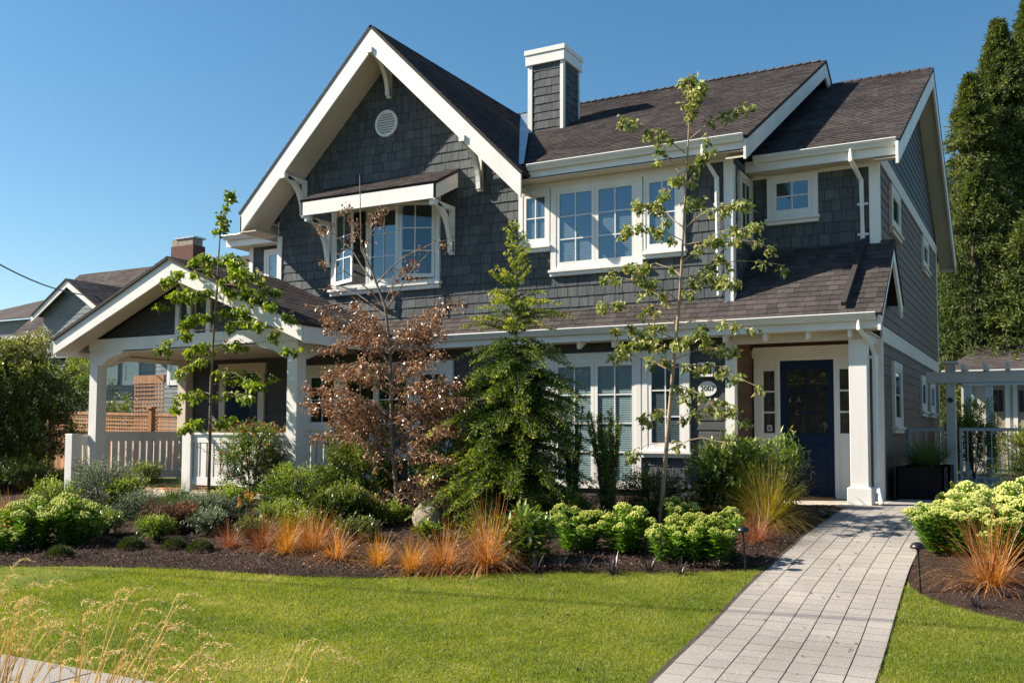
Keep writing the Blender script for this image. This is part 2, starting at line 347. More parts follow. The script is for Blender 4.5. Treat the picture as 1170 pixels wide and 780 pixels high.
# ================================================================== SETTING
XB = 60
def strip_grid(xs, ys, zf):
    mb = MB(); 
    for y in ys:
        for x in xs: mb.v.append((x, y, zf(x, y)))
    n = len(xs)
    for j in range(len(ys)-1):
        for i in range(n-1): mb.f.append((j*n+i, j*n+i+1, (j+1)*n+i+1, (j+1)*n+i)); mb.r.append(.5)
    return mb
ys = [-400, -60, 0, 3, 4.9]+[4.9+.3*k for k in range(1, 35)]+[15.5, 18, 25, 60, 200, 900]
o = strip_grid([-900, -200, -60, -30, -15, -5, 0, 5, 30, 200, 900], ys, lambda x, y: g(y)-.06).build('ground', 'earth', fix=False); struct(o)
lawn_ys = [4.72+.25*k for k in range(34)]
o = strip_grid([-60+2.5*k for k in range(31)], lawn_ys, lambda x, y: g(y)+.012).build('lawn', 'turf', fix=False); struct(o)
mb = MB()
for k in range(-14, 6):
    mb.box((k*1.5+.006, 3.3, -.1), (k*1.5+1.494, 4.72, .022))
o = mb.build('sidewalk', 'conc', bevel=.008); struct(o)
mb = MB(); mb.box((-60, -8, -.12), (60, 1.2, -.05)); o = mb.build('road', 'joint'); struct(o)
# path
PL = [Vector((-2.2, 4.9, g(4.9)))]+[gp(*q) for q in [(750, 779), (800, 730), (855, 672), (885, 645), (925, 608), (947, 595)]]+[Vector((-2.55, 15.1, .65))]
PR = [Vector((-.93, 4.9, g(4.9)))]+[gp(*q) for q in [(1003, 779), (1014, 740), (1028, 690), (1040, 650), (1058, 615), (1072, 590)]]+[Vector((-1.0, 15.1, .65))]
def interp_y(P, y):
    return float(np.interp(y, [p.y for p in P], [p.x for p in P]))
for P in (PL, PR): P.sort(key=lambda p: p.y)
def smooth_x(P, y): return sum(interp_y(P, y+d) for d in (-.5, -.25, 0, .25, .5))/5
mb = MB(); NC = 7; rndp = random.Random(3)
for c in range(NC):
    y = 4.74
    while y < 15.0:
        L = rndp.choice((.2, .2, .3)); y1 = min(y+L, 15.02)
        pts = []; 
        for (t, yy) in ((c, y+.006), (c+1, y+.006), (c+1, y1-.006), (c, y1-.006)):
            a, b = smooth_x(PL, yy), smooth_x(PR, yy); x = a+(b-a)*t/NC+(.0045 if t == c else -.0045); pts.append(Vector((x, yy, g(yy)+.028+0*rndp.random())))
        dz = rndp.uniform(-.0012, .0012); pts = [p+Vector((0, 0, dz)) for p in pts]
        lo = [p-Vector((0, 0, .05)) for p in pts]
        mb.solid(lo+pts, [(4, 5, 6, 7), (0, 1, 5, 4), (1, 2, 6, 5), (2, 3, 7, 6), (3, 0, 4, 7)], rndp.random()); y = y1
o = mb.build('garden_path', 'paver'); struct(o)
mb = MB(); yy = [4.72+.25*k for k in range(42)]
for y in yy: mb.v += [(smooth_x(PL, y)-.045, y, g(y)+.022), (smooth_x(PR, y), y, g(y)+.022)]  # left rim: soil strip, its dark colour standing in for the lawn-edge shadow
for k in range(41): mb.f.append((2*k, 2*k+1, 2*k+3, 2*k+2)); mb.r.append(.5)
struct(mb.build('path_joints_edge_shade', 'joint', fix=False))
# entry slab and side walk
mb = MB()
for i in range(7):
    for j in range(4):
        x0 = -4.9+i*.40; y0 = 14.72+j*.46
        mb.box((x0+.003, y0+.003, .6), (x0+.397, min(y0+.457, 16.49), .678+random.uniform(-.001, .001)))
struct(mb.build('entry_paving', 'entry'))
mb = MB()
for i in range(9):
    for j in range(26): mb.box((-2.1+i*.45+.003, 15.02+j*.45+.003, .6), (-2.1+i*.45+.447, 15.02+j*.45+.447, .676))
struct(mb.build('side_walk', 'paver'))
# planting beds
def bed(name, Fp, Bp, nu, nv, zmound):
    mb = MB()
    def along(P, s):
        d = [0]
        for a, b in zip(P, P[1:]): d.append(d[-1]+math.dist(a, b))
        s *= d[-1]; return (float(np.interp(s, d, [p[0] for p in P])), float(np.interp(s, d, [p[1] for p in P])))
    for j in range(nv+1):
        for i in range(nu+1):
            a = along(Fp, i/nu); b = along(Bp, i/nu); t = (j/nv)**1.6; x = a[0]+(b[0]-a[0])*t; y = a[1]+(b[1]-a[1])*t
            e = min(1, t*6, (1-t)*8+.2); z = g(y)+.016+.045*e*zmound+.035*noise.noise(Vector((x*1.7, y*1.7, 0)))*e+.018*noise.noise(Vector((x*9, y*9, 3)))*e+.010*noise.noise(Vector((x*31, y*31, 3)))*e
            if t == 0: z -= .03
            mb.v.append((x, y, z))
    n = nu+1
    for j in range(nv):
        for i in range(nu): mb.f.append((j*n+i, j*n+i+1, (j+1)*n+i+1, (j+1)*n+i)); mb.r.append(.5)
    mb.smooth = False
    o = mb.build(name, 'soil', fix=False); struct(o); return o
bf = [(-45, 6.6), (-20, 6.75), (-13.5, 6.95)]+[tuple(gp(*q)[:2]) for q in [(0, 648), (100, 648), (200, 651), (260, 655), (330, 660), (420, 662), (500, 659), (600, 656), (720, 655), (800, 655), (858, 652)]]
bf += [(smooth_x(PL, y)+.0, y) for y in (10.9, 11.6, 12.4, 13.2, 14.0, 14.6)]
bb = [(-45, 15.3), (-20, 15.3), (-15, 15.3), (-12, 15.3), (-9, 15.3), (-7, 15.3), (-6, 15.3), (-5.2, 15.3), (-4.9, 15.3), (-4.9, 15.0), (-4.9, 14.72), (-4.2, 14.72), (-3.4, 14.72)]
bed('planting_bed', bf, bb, 620, 110, 1)
rf = [(smooth_x(PR, y)-.0, y) for y in (14.2, 13, 12, 11, 10.5)]+[tuple(gp(*q)[:2]) for q in [(1040, 672), (1060, 684), (1080, 692), (1120, 703), (1169, 713)]]+[(1.5, 8.9), (6, 8.8)]
rb = [(-.6, 15.0), (0, 15.0), (1, 15.0), (2, 15), (6, 15.0)]
bed('side_bed', rf, rb, 220, 90, 1)

# ================================================================== HOUSE
YM, YR, XM, XR, XL = 15.36, 16.49, -4.37, -2.28, -14.14
FLZ = .65
H = empty('house', (-8, 20, FLZ), 'large dark blue-grey shingled two storey house with white trim and brown roof', 'house')
def part(name, mb, mat, parent=None, **k): return mb.build(name, mat, parent or H, **k)
def pbox(name, mat, a, b, parent=None, **k):
    mb = MB(); mb.box(a, b); return part(name, mb, mat, parent, **k)
# solid wall cores
mb = MB()
mb.box((XL, YM, .3), (XM, 26, 6.3)); mb.box((XM-.01, YR, .3), (XR, 26.2, 6.3)); mb.box((-16.83, YM, .3), (XL, 24, 3.3)); mb.box((-16.83, 17.3, 3.3), (XL, 24, 6.3))
mb.prism([(XL, YM, 6.3), (-8.27, YM, 6.3), (-8.27, YM, 6.42), (-11.26, YM, 9.22), (XL, YM, 6.4)], (0, 6, 0))
mb.prism([(XR, YR, 6.3), (XR, YR, 6.35), (XR, 22.2, 9.25), (XR, 26.2, 6.4), (XR, 26.2, 6.3)], (-6, 0, 0))
core = part('wall', mb, 'under')
def cladding(name, polys, F, expo=.185, wmin=.12, wmax=.27, th=.014, gap=.009, mat='shingle', lap=False):
    mb = MB()
    for poly in polys:
        if lap: tabs(mb, poly, F, expo, 1.8, 3.6, .012, .002, v0=.4)
        else: tabs(mb, poly, F, expo, wmin, wmax, th, gap, v0=.45, jit=.004)
    return part(name, mb, mat, core, fix=False)
def rect(u0, u1, z0, z1): return [(u0, z0), (u1, z0), (u1, z1), (u0, z1)]
cladding('shingle_cladding', [rect(XL, XM, 3.6, 6.32), [(XL, 6.32), (-8.1, 6.32), (-11.26, 9.3)]], front(YM))
cladding('shingle_cladding', [rect(-16.83, XL, 3.3, 6.3)], front(17.3))
cladding('shingle_cladding', [rect(XM, XR, 4.5, 6.3)], front(YR))
cladding('shingle_cladding', [rect(-8.0, XM, .45, 1.32)], front(YM))
cladding('lap_siding', [rect(-16.83, XM, 1.32, 3.6), rect(-16.83, -8.0, .3, 1.32)], front(YM), .155, lap=True, mat='lap')
cladding('shingle_cladding', [rect(YM, YR, 3.6, 6.3)], sideR(XM))
cladding('lap_siding', [rect(YM, YR, .6, 3.6)], sideR(XM), .155, lap=True, mat='lapbrown')
cladding('lap_siding', [rect(XM, XR, .6, 4.2)], front(YR), .155, lap=True, mat='lapbrown')
cladding('lap_siding', [rect(YR, 26.2, .6, 3.24), rect(YR, 26.2, 3.5, 6.2)], sideR(XR), .165, lap=True, mat='lapbrown')
cladding('lap_siding', [[(YR, 6.45), (26.2, 6.45), (22.2, 9.3)]], sideR(XR), .165, lap=True, mat='lap')
# roofs -------------------------------------------------------------
def slope_frame(axis, y0, z0, s, sgn=1):
    n = math.hypot(1, s); c, sn = 1/n, s/n
    if axis == 'y': return lambda u, w, v: Vector((u, y0+sgn*(v*c)-sgn*w*sn, z0+v*sn+w*c))
    return lambda u, w, v: Vector((y0+sgn*(v*c)-sgn*w*sn, u, z0+v*sn+w*c))
def roofpart(name, poly, F, thick=.05, mat='roof', expo=.15, parent=None, wm=(.11, .22), soff=None):
    """deck slab with real shingle tabs on top; poly in (u, v)"""
    mb = MB(); P = [F(u, 0, v) for u, v in poly]; n = F(0, -thick, 0)-F(0, 0, 0); mb.prism(P, n)
    deck = part(name, mb, 'roofedge', parent)
    t = MB(); tabs(t, poly, F, expo, wm[0], wm[1], .009, .005, v0=0, jit=.006); t.build('shingle_courses', mat, deck, fix=False)
    return deck
def L(dy, s): return dy*math.hypot(1, s)
sM = (9.96-6.44)/(21.61-14.93); F = slope_frame('y', 14.93, 6.45, sM); LM = L(21.61-14.93, sM)
roofpart('main_roof', [(-8.2, 0), (-4.0, 0), (-4.0, LM), (-8.2, LM)], F); roofpart('main_roof', [(-14.1, .6), (-8.2, .6), (-8.2, LM), (-14.1, LM)], F)
F = slope_frame('y', 28.3, 6.45, sM, -1); roofpart('main_roof', [(-14.1, 0), (-4.0, 0), (-4.0, LM), (-14.1, LM)], F)
mb = MB()   # ridge caps
x = -14
while x < -4.27: mb.solid([(x, 21.45, 9.90), (x+.26, 21.45, 9.93), (x+.26, 21.61, 10.02), (x, 21.61, 9.985), (x, 21.78, 9.9), (x+.26, 21.78, 9.93)], [(0, 1, 2, 3), (3, 2, 5, 4), (1, 5, 2), (0, 3, 4), (0, 4, 5, 1)], random.random()); x += .2
part('ridge_cap', mb, 'roof', fix=False); mb = MB()
x = -4.02
while x < -2.1: mb.solid([(x, 22.05, 9.53), (x+.26, 22.05, 9.56), (x+.26, 22.2, 9.66), (x, 22.2, 9.625), (x, 22.36, 9.53), (x+.26, 22.36, 9.56)], [(0, 1, 2, 3), (3, 2, 5, 4), (1, 5, 2), (0, 3, 4), (0, 4, 5, 1)], random.random()); x += .2
part('ridge_cap', mb, 'roof', fix=False)
sR = (9.6-6.40)/(22.2-16.1); F = slope_frame('y', 16.08, 6.40, sR); LR = L(22.2-16.08, sR)
roofpart('right_roof', [(-6, 0), (-1.88, 0), (-1.88, LR), (-6, LR)], F)
sRb = (9.6-6.28)/(27.42-22.2); F = slope_frame('y', 27.42, 6.28, sRb, -1); LRb = L(27.42-22.2, sRb)
roofpart('right_roof', [(-6, 0), (-1.88, 0), (-1.88, LRb), (-6, LRb)], F)
sG = .99; YK = 14.66
F = slope_frame('x', -7.90, 9.63-sG*(11.26-7.90), sG, -1); LG = L(11.26-7.90, sG)
roofpart('gable_roof', [(YK, 0), (15.2, 0), (21.4, LG), (YK, LG)], F)
F = slope_frame('x', -14.64, 9.63-sG*(14.64-11.26), sG, 1); LG2 = L(14.64-11.26, sG)
roofpart('gable_roof', [(YK, 0), (21.6, 0), (21.6, LG2), (YK, LG2)], F)
# lower shed roof
sS = .85; F = slope_frame('y', 14.90, 3.51, sS)
roofpart('porch_roof', [(-12.2, 0), (XM, 0), (XM, L(YM-14.90, sS)+.02), (-12.2, L(YM-14.90, sS)+.02)], F, expo=.14)
roofpart('entry_roof', [(XM, 0), (-2.03, 0), (-2.03, L(YR-14.90, sS)+.02), (XM, L(YR-14.90, sS)+.02)], F, expo=.14)
F = slope_frame('y', 17.55, 4.86-.85*(17.55-YR)+.0, sS, -1)
roofpart('entry_roof', [(XR, 0), (-2.03, 0), (-2.03, L(17.55-YR, sS)), (XR, L(17.55-YR, sS))], F, expo=.14)
# left porch gable roof
sP = .425; XA = -14.14; ZA = 4.97
F = slope_frame('x', -10.86, ZA-sP*(XA*-1-10.86), sP, -1); LP = L(14.14-10.86, sP)
roofpart('porch_gable_roof', [(12.38, 0), (16.2, 0), (15.4, LP), (12.38, LP)], F, expo=.14)
F = slope_frame('x', -17.42, ZA-sP*(17.42-14.14), sP, 1)
roofpart('porch_gable_roof', [(12.38, 0), (17.3, 0), (17.3, LP), (12.38, LP)], F, expo=.14)
# rear-left wing hip roof
F = slope_frame('y', 16.9, 6.42, .5)
roofpart('wing_roof', [(-17.3, 0), (-14.0, 0), (-14.0, 2.6), (-15.2, 2.6)], F)
F = slope_frame('x', -17.3, 6.42, .5, 1)
roofpart('wing_roof', [(16.9, 0), (24, 0), (22, 2.4), (19.2, 2.4)], F)
# flashing
mb = MB()
a0 = Vector((-8.12, 15.0, 6.55)); a1 = Vector((-11.2, 20.9, 9.66))
mb.prism([a0+Vector((-.1, 0, .0)), a0+Vector((.07, -.0, .0)), a1+Vector((.20, 0, .03)), a1+Vector((-.1, 0, .03))], (0, 0, .012))
part('valley_flashing', mb, 'metal')
# rake boards -------------------------------------------------------
def rake_front(name, x0, xa, x1, zt, s, Y, th, dep, mat='trim', w=.045):
    mb = MB()
    for xe in (x0, x1):
        zt_e = zt-s*abs(xe-xa); mb.prism([(xa, Y, zt), (xe, Y, zt_e), (xe, Y, zt_e-dep), (xa, Y, zt-dep-.05)], (0, w, 0))
    return part(name, mb, mat, bevel=.004)
rake_front('rake_board', -14.60, -11.26, -7.93, 9.57, .99, 14.67, 0, .42)
rake_front('rake_board', -17.38, XA, -10.9, 4.92, sP, 12.42, 0, .28)
def rake_side(name, X, pts, dep, mat='trim', w=-.045):
    mb = MB()
    for (ya, za), (yb, zb) in zip(pts, pts[1:]): mb.prism([(X, ya, za), (X, yb, zb), (X, yb, zb-dep), (X, ya, za-dep)], (w, 0, 0))
    return part(name, mb, mat, bevel=.004)
rake_side('rake_board', -4.02, [(14.95, 6.42), (21.61, 9.93), (28.2, 6.42)], .34)
rake_side('rake_board', -1.89, [(16.0, 6.34), (22.2, 9.56), (27.4, 6.24)], .35)
rake_side('rake_board', -2.05, [(14.92, 3.50), (16.46, 4.81), (17.5, 3.94)], .24)
# soffits
mb = MB()
for xe, sg in ((-14.58, 1), (-7.96, -1)):
    za, ze = 9.57-.40, 9.57-.99*abs(xe+11.26)-.36
    mb.prism([(-11.26, 14.70, za), (xe, 14.70, ze), (xe, YM+.0, ze), (-11.26, YM, za)], (0, 0, .02))
for (ya, za), (yb, zb) in (((16.14, 6.12), (22.2, 9.29)), ((22.2, 9.29), (27.36, 5.99))): mb.prism([(XR, ya, za), (-1.94, ya, za), (-1.94, yb, zb), (XR, yb, zb)], (0, 0, .02))
for (ya, za), (yb, zb) in (((15.0, 6.13), (21.61, 9.6)),): mb.prism([(XM, ya, za), (-4.06, ya, za), (-4.06, yb, zb), (XM, yb, zb)], (0, 0, .02))
mb.box((-8.3, 14.98, 6.245), (-4.06, YM, 6.265)); mb.box((XM, 16.13, 6.18), (-1.94, YR, 6.20)); mb.box((-17.2, 16.95, 6.19), (XL, 17.3, 6.21)); mb.box((-17.2, 17.3, 6.19), (-16.83, 24, 6.21))
mb.box((-14.58, 14.66, 5.87), (XL, YM, 5.89)); 
mb.box((-12.0, 14.98, 3.30), (-2.1, YM, 3.32)); mb.box((XM, YM, 3.285), (XR, YR, 3.305))
for xe in (-17.34, -10.94):
    mb.prism([(XA, 12.46, 4.92-.24), (xe, 12.46, 4.92-sP*abs(xe-XA)-.22), (xe, 12.95, 4.92-sP*abs(xe-XA)-.22), (XA, 12.95, 4.92-.24)], (0, 0, .02))
mb.box((-17.3, 12.96, 3.30), (-10.98, YM, 3.32))
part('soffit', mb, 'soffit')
# fascia and gutters
def gutter(name, a, b, zt, Y, parent=None, horiz='x', sg=-1):
    """K-style gutter profile swept along x (front) or y (side)"""
    prof = [(0, 0), (-.115, 0), (-.12, -.012), (-.105, -.02), (-.105, -.035), (-.075, -.075), (-.06, -.11), (0, -.11)]
    prof2 = [(p[0]*1, p[1]) for p in prof]
    mb = MB()
    if horiz == 'x': mb.prism([(a, Y+p[0], zt+p[1]) for p in prof2], (b-a, 0, 0))
    else: mb.prism([(Y-sg*p[0], a, zt+p[1]) for p in prof2], (0, b-a, 0))
    return part(name, mb, 'gutter', parent)
g1 = gutter('gutter', -7.93, -4.06, 6.49, 14.98); gutter('gutter', -4.2, -1.93, 6.42, 16.12); g3 = gutter('gutter', -11.6, -2.12, 3.53, 14.96); gutter('gutter', -17.3, XL, 6.46, 16.9)
pbox('fascia', 'trim', (-7.93, 14.98, 6.24), (-4.06, 15.0, 6.47)); pbox('fascia', 'trim', (-4.36, 16.12, 6.17), (-1.93, 16.14, 6.40)); pbox('fascia', 'trim', (-11.7, 14.96, 3.30), (-2.1, 14.99, 3.50)); pbox('fascia', 'trim', (-17.28, 16.92, 6.19), (XL, 16.95, 6.42))
pbox('fascia', 'trim', (-14.6, 14.67, 5.86), (-14.56, 21, 6.22)); pbox('fascia', 'trim', (-10.94, 12.47, 3.24), (-10.90, 15.0, 3.53)); pbox('fascia', 'trim', (-17.38, 12.47, 3.24), (-17.34, 17.2, 3.53))
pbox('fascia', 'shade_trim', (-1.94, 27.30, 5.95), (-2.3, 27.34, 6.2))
# frieze, corner boards, belts
T = 'trim'
def tb(name, a, b, mat='trim', bev=.004): return pbox(name, mat, a, b, bevel=bev)
tb('frieze_board', (-8.27, YM-.03, 6.12), (-5.10, YM, 6.245)); tb('frieze_board', (-5.10, YM-.028, 6.20), (XM-.13, YM, 6.245)); tb('frieze_board', (XM+.0, YR-.03, 6.12), (XR-.13, YR, 6.18))
tb('corner_board', (XL-.03, YM-.035, 3.7), (XL+.10, YM, 5.87)); tb('corner_board', (XL-.035, YM, 3.7), (XL, YM+.12, 6.2))
tb('corner_board', (XM-.13, YM-.04, 3.86), (XM+.025, YM+.0, 6.245)); tb('corner_board', (XM, YM, 3.86), (XM+.03, YM+.1, 6.15))
tb('corner_board', (XM-.13, YM-.04, .60), (XM+.025, YM+.0, 3.30)); tb('corner_board', (XM, YM, .60), (XM+.03, YM+.1, 3.28))
tb('corner_board', (XR-.13, YR-.04, 4.8), (XR+.03, YR, 6.18)); tb('corner_board', (XR-.13, YR-.04, .66), (XR+.03, YR, 3.28))
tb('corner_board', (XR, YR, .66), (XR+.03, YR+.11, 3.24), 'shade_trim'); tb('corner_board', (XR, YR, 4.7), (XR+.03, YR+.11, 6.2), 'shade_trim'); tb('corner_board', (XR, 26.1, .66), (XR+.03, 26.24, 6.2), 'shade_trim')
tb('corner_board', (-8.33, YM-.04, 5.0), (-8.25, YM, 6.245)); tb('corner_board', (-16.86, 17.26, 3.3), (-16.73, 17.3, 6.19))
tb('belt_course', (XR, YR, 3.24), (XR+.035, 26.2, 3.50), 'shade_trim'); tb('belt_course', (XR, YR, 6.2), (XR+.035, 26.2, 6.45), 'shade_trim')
# rafter tails under lower eave
for k, px in enumerate([543, 583, 624, 661.5, 701, 742, 784, 828, 874, 923, 971]):
    X = on(px, 383, 1, 15.04).x; mb = MB(); mb.prism([(X-.025, 15.0, 3.30), (X-.025, 15.01, 3.19), (X-.025, 15.06, 3.175), (X-.025, 15.30, 3.30)], (.05, 0, 0)); part('rafter_tail', mb, 'trim')
tb('entry_beam', (XM+.03, 15.20, 3.17), (-2.30, 15.38, 3.30), 'shade_trim'); tb('entry_beam', (-2.50, 15.38, 3.17), (-2.32, 16.45, 3.285), 'shade_trim')
# entry post
mb = MB(); mb.box((-2.56, 15.20, .93), (-2.30, 15.44, 3.17)); p = part('post', mb, 'trim', bevel=.006)
mb = MB(); mb.box((-2.605, 15.155, .676), (-2.255, 15.485, .93)); mb.box((-2.585, 15.175, .93), (-2.275, 15.465, .945)); mb.build('post_base', 'trim', p, bevel=.006)
# downspouts
def spout(pts, r=.038, brk=()):
    mb = MB(); mb.tube(pts, r, 8); o = part('downspout', mb, 'gutter')
    if brk:
        b = MB()
        for (x, y, z) in brk: b.box((x-.085, y-.0, z-.02), (x+.085, y+.03, z+.02))
        b.build('strap', 'gutter', o)
spout([(-4.72, 14.93, 6.40), (-4.72, 14.93, 6.22), (-4.60, 15.27, 5.92), (-4.58, 15.29, 3.98)], .04, [(-4.58, 15.31, 5.5), (-4.58, 15.31, 4.25)])
spout([(-2.62, 16.07, 6.34), (-2.62, 16.07, 6.15), (-2.52, 16.40, 5.88), (-2.51, 16.42, 4.78)], .04, [(-2.51, 16.44, 5.5), (-2.51, 16.44, 5.0)])
spout([(-2.36, 14.92, 3.44), (-2.36, 14.92, 3.30), (-2.24, 15.25, 3.08), (-2.20, 15.33, 2.9), (-2.21, 15.33, 1.02), (-2.16, 15.24, .86), (-2.12, 15.18, .70)], .038, [(-2.22, 15.35, 2.9)])
mb = MB(); mb.box((-2.64, 14.98, 0), (-2.55, 15.06, .08)); 
fr = MB(); a = Vector((-2.62, 15.0, 3.66)); b = Vector((-2.53, 16.42, 4.87)); fr.prism([a, a+Vector((.075, 0, 0)), b+Vector((.075, 0, 0)), b], (0, -.04, .05)); part('roof_drain', fr, 'roofedge')
# chimney
cx0, cx1, cy0, cy1 = -9.76, -8.95, 18.45, 19.25
ch = MB(); ch.box((cx0, cy0, 7.9), (cx1, cy1, 9.9)); chm = part('chimney', ch, 'under')
t = MB(); tabs(t, rect(cx0, cx1, 8.0, 9.9), front(cy0), .185, .1, .26, .013, .005, jit=.003); tabs(t, rect(cy0, cy1, 8.0, 9.9), sideR(cx1), .185, .1, .26, .013, .005, jit=.003); t.build('shingle_cladding', 'shingle', chm, fix=False)
t = MB()
for (x, y) in ((cx0, cy0), (cx1, cy0), (cx1, cy1)):
    t.box((x-.05 if x == cx1 else x-.03, y-.03, 8.1 if y == cy0 else 8.5), (x+.03 if x == cx1 else x+.08, y+.08 if y == cy0 else y+.03, 9.83))
t.build('corner_board', 'trim', chm, bevel=.004)
t = MB(); t.box((cx0-.07, cy0-.07, 9.80), (cx1+.07, cy1+.07, 10.03)); t.box((cx0-.09, cy0-.09, 10.03), (cx1+.09, cy1+.09, 10.14)); t.build('cap', 'trim', chm, bevel=.005)
# gable vent
t = MB(); 
ring = [(math.cos(a)*1, math.sin(a)*1) for a in [2*math.pi*k/32 for k in range(32)]]
VX, VZ, VR = -11.34, 7.88, .27
for k in range(32):
    a, b = ring[k], ring[(k+1) % 32]
    t.solid([(VX+a[0]*VR, YM-.05, VZ+a[1]*VR), (VX+b[0]*VR, YM-.05, VZ+b[1]*VR), (VX+b[0]*(VR-.05), YM-.05, VZ+b[1]*(VR-.05)), (VX+a[0]*(VR-.05), YM-.05, VZ+a[1]*(VR-.05)), (VX+a[0]*VR, YM, VZ+a[1]*VR), (VX+b[0]*VR, YM, VZ+b[1]*VR), (VX+b[0]*(VR-.05), YM, VZ+b[1]*(VR-.05)), (VX+a[0]*(VR-.05), YM, VZ+a[1]*(VR-.05))], [(0, 1, 2, 3), (0, 4, 5, 1), (3, 2, 6, 7)])
v = part('gable_vent', t, 'trim')
t = MB()
for k in range(9):
    z = VZ-.20+k*.05; hw = math.sqrt(max(0, .225**2-(z-VZ)**2)); t.prism([(VX-hw, YM-.035, z-.018), (VX+hw, YM-.035, z-.018), (VX+hw, YM-.012, z+.022), (VX-hw, YM-.012, z+.022)], (0, -.006, .004))
t.build('louvres', 'trim', v)
# brackets
def bracket(x, zt, dep, hgt, Y=YM, wd=.09, parent=None, mat='trim'):
    mb = MB(); x0, x1 = x-wd/2, x+wd/2
    mb.box((x0, Y-dep, zt-.09), (x1, Y-.09, zt)); mb.box((x0, Y-.09, zt-hgt), (x1, Y-.015, zt)); mb.box((x0-.012, Y-dep-.05, zt-.10), (x1+.012, Y-dep+.07, zt+.01))
    n = 10; pin = []; pout = []
    for k in range(n+1):
        t = k/n; a = t*math.pi/2; yy = Y-.09-(dep-.15)*(1-math.cos(a))**1.0; zz = zt-hgt+.04+(hgt-.10)*math.sin(a)
        pin.append((yy, zz)); 
    for k in range(n):
        (ya, za), (yb, zb) = pin[k], pin[k+1]
        d = Vector((yb-ya, zb-za)); nn = Vector((-d.y, d.x)).normalized()*.045
        mb.prism([(x0, ya-nn.x, za-nn.y), (x0, yb-nn.x, zb-nn.y), (x0, yb+nn.x, zb+nn.y), (x0, ya+nn.x, za+nn.y)], (wd, 0, 0))
    return part('bracket', mb, mat, parent)
bracket(-11.26, 9.17, .68, .80); bracket(-13.42, 6.98, .68, .80); bracket(-9.14, 7.12, .68, .88)
# window canopy
mb = MB(); F = slope_frame('y', 14.54, 6.33, .52)
cd = roofpart('window_canopy', [(-12.86, 0), (-9.62, 0), (-9.62, L(.82, .52)), (-12.86, L(.82, .52))], F, expo=.13)
mb = MB(); mb.box((-12.84, 14.56, 6.02), (-9.66, 14.60, 6.31))
for x in (-12.84, -9.70): mb.prism([(x, 14.56, 6.31), (x, YM, 6.70), (x, YM, 6.40), (x, 14.56, 6.0)], (.04, 0, 0))
mb.build('canopy_fascia', 'trim', cd, bevel=.004)
mb = MB(); mb.prism([(-12.8, 14.6, 6.08), (-9.7, 14.6, 6.08), (-9.7, YM, 6.40), (-12.8, YM, 6.40)], (0, 0, .02)); mb.build('canopy_soffit', 'soffit', cd)
bracket(-12.74, 6.02, .70, .92); bracket(-9.76, 6.02, .70, .92)
# windows -----------------------------------------------------------
def fbox(F, u0, u1, w0, w1, z0, z1, mb): mb.box((u0, w0, z0), (u1, w1, z1), F=F)
def sash(F, u0, u1, z0, z1, cols, rows, parent, glass='glass', fw=.06, mw=.02, w0=.028, mat='trim', blind=True, behind='brown_int', bm_='blind'):
    m = MB(); d = .026
    fbox(F, u0, u0+fw, w0, w0+d, z0, z1, m); fbox(F, u1-fw, u1, w0, w0+d, z0, z1, m); fbox(F, u0+fw, u1-fw, w0, w0+d, z0, z0+fw*1.2, m); fbox(F, u0+fw, u1-fw, w0, w0+d, z1-fw, z1, m)
    a, b, c, e = u0+fw, u1-fw, z0+fw*1.2, z1-fw
    for k in range(1, cols): u = a+(b-a)*k/cols; fbox(F, u-mw/2, u+mw/2, w0+.003, w0+d-.005, c, e, m)
    for k in range(1, rows): z = c+(e-c)*k/rows; fbox(F, a, b, w0+.002, w0+d-.006, z-mw/2, z+mw/2, m)
    m.build('sash_frame', mat, parent)
    m = MB(); m.face([F(a, w0+.008, c), F(b, w0+.008, c), F(b, w0+.008, e), F(a, w0+.008, e)]); m.build('pane', glass, parent, fix=False)
    if blind:
        m = MB(); z = c
        while z < e-.02: m.solid([F(a, .026, z), F(b, .026, z), F(b, .019, z+.034), F(a, .019, z+.034)], [(0, 1, 2, 3)]); z += .038
        m.build('blind', bm_, parent, fix=False)
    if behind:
        m = MB(); m.face([F(a, .0165, c), F(b, .0165, c), F(b, .0165, e), F(a, .0165, e)]); m.build('backing_panel', behind, parent, fix=False)  # flat panel behind the glass; dark ones carry the room's shade in colour
def window(F, u0, u1, z0, z1, cols=2, rows=3, cw=.09, n=1, sill=True, parent=None, blind=True, mat='trim', head=.0, behind='brown_int', csl=None, csr=None, glass='glass', bm_='blind'):
    m = MB(); L_, R_ = csl if csl is not None else cw, csr if csr is not None else cw; D = .062
    if L_: fbox(F, u0, u0+L_, 0, D, z0, z1, m)
    if R_: fbox(F, u1-R_, u1, 0, D, z0, z1, m)
    fbox(F, u0+L_, u1-R_, 0, D, z1-cw*.9, z1, m); fbox(F, u0+L_, u1-R_, 0, D-.005, z0, z0+cw*.7, m)
    if head: fbox(F, u0-.02, u1+.02, 0, D+.008, z1, z1+head, m); fbox(F, u0-.045, u1+.045, 0, D+.035, z1+head, z1+head+.03, m)
    if sill: fbox(F, u0-.03, u1+.03, 0, D+.05, z0-.045, z0, m); fbox(F, u0-.01, u1+.01, 0, D+.012, z0-.11, z0-.045, m)
    o = part('window', m, mat, parent, bevel=.003)
    a, b = u0+L_, u1-R_
    for k in range(n): sash(F, a+(b-a)*k/n+.004, a+(b-a)*(k+1)/n-.004, z0+cw*.7, z1-cw*.9, cols, rows, o, blind=blind, mat=mat, behind=behind, glass=glass, bm_=bm_)
    return o
FM = front(YM); FR_ = front(YR); FS = sideR(XR)
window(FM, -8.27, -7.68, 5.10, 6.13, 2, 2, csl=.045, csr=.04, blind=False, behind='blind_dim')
window(FM, -7.66, -5.91, 4.63, 6.13, 2, 3, n=2, csl=.11, csr=.13, bm_='blind_dim')
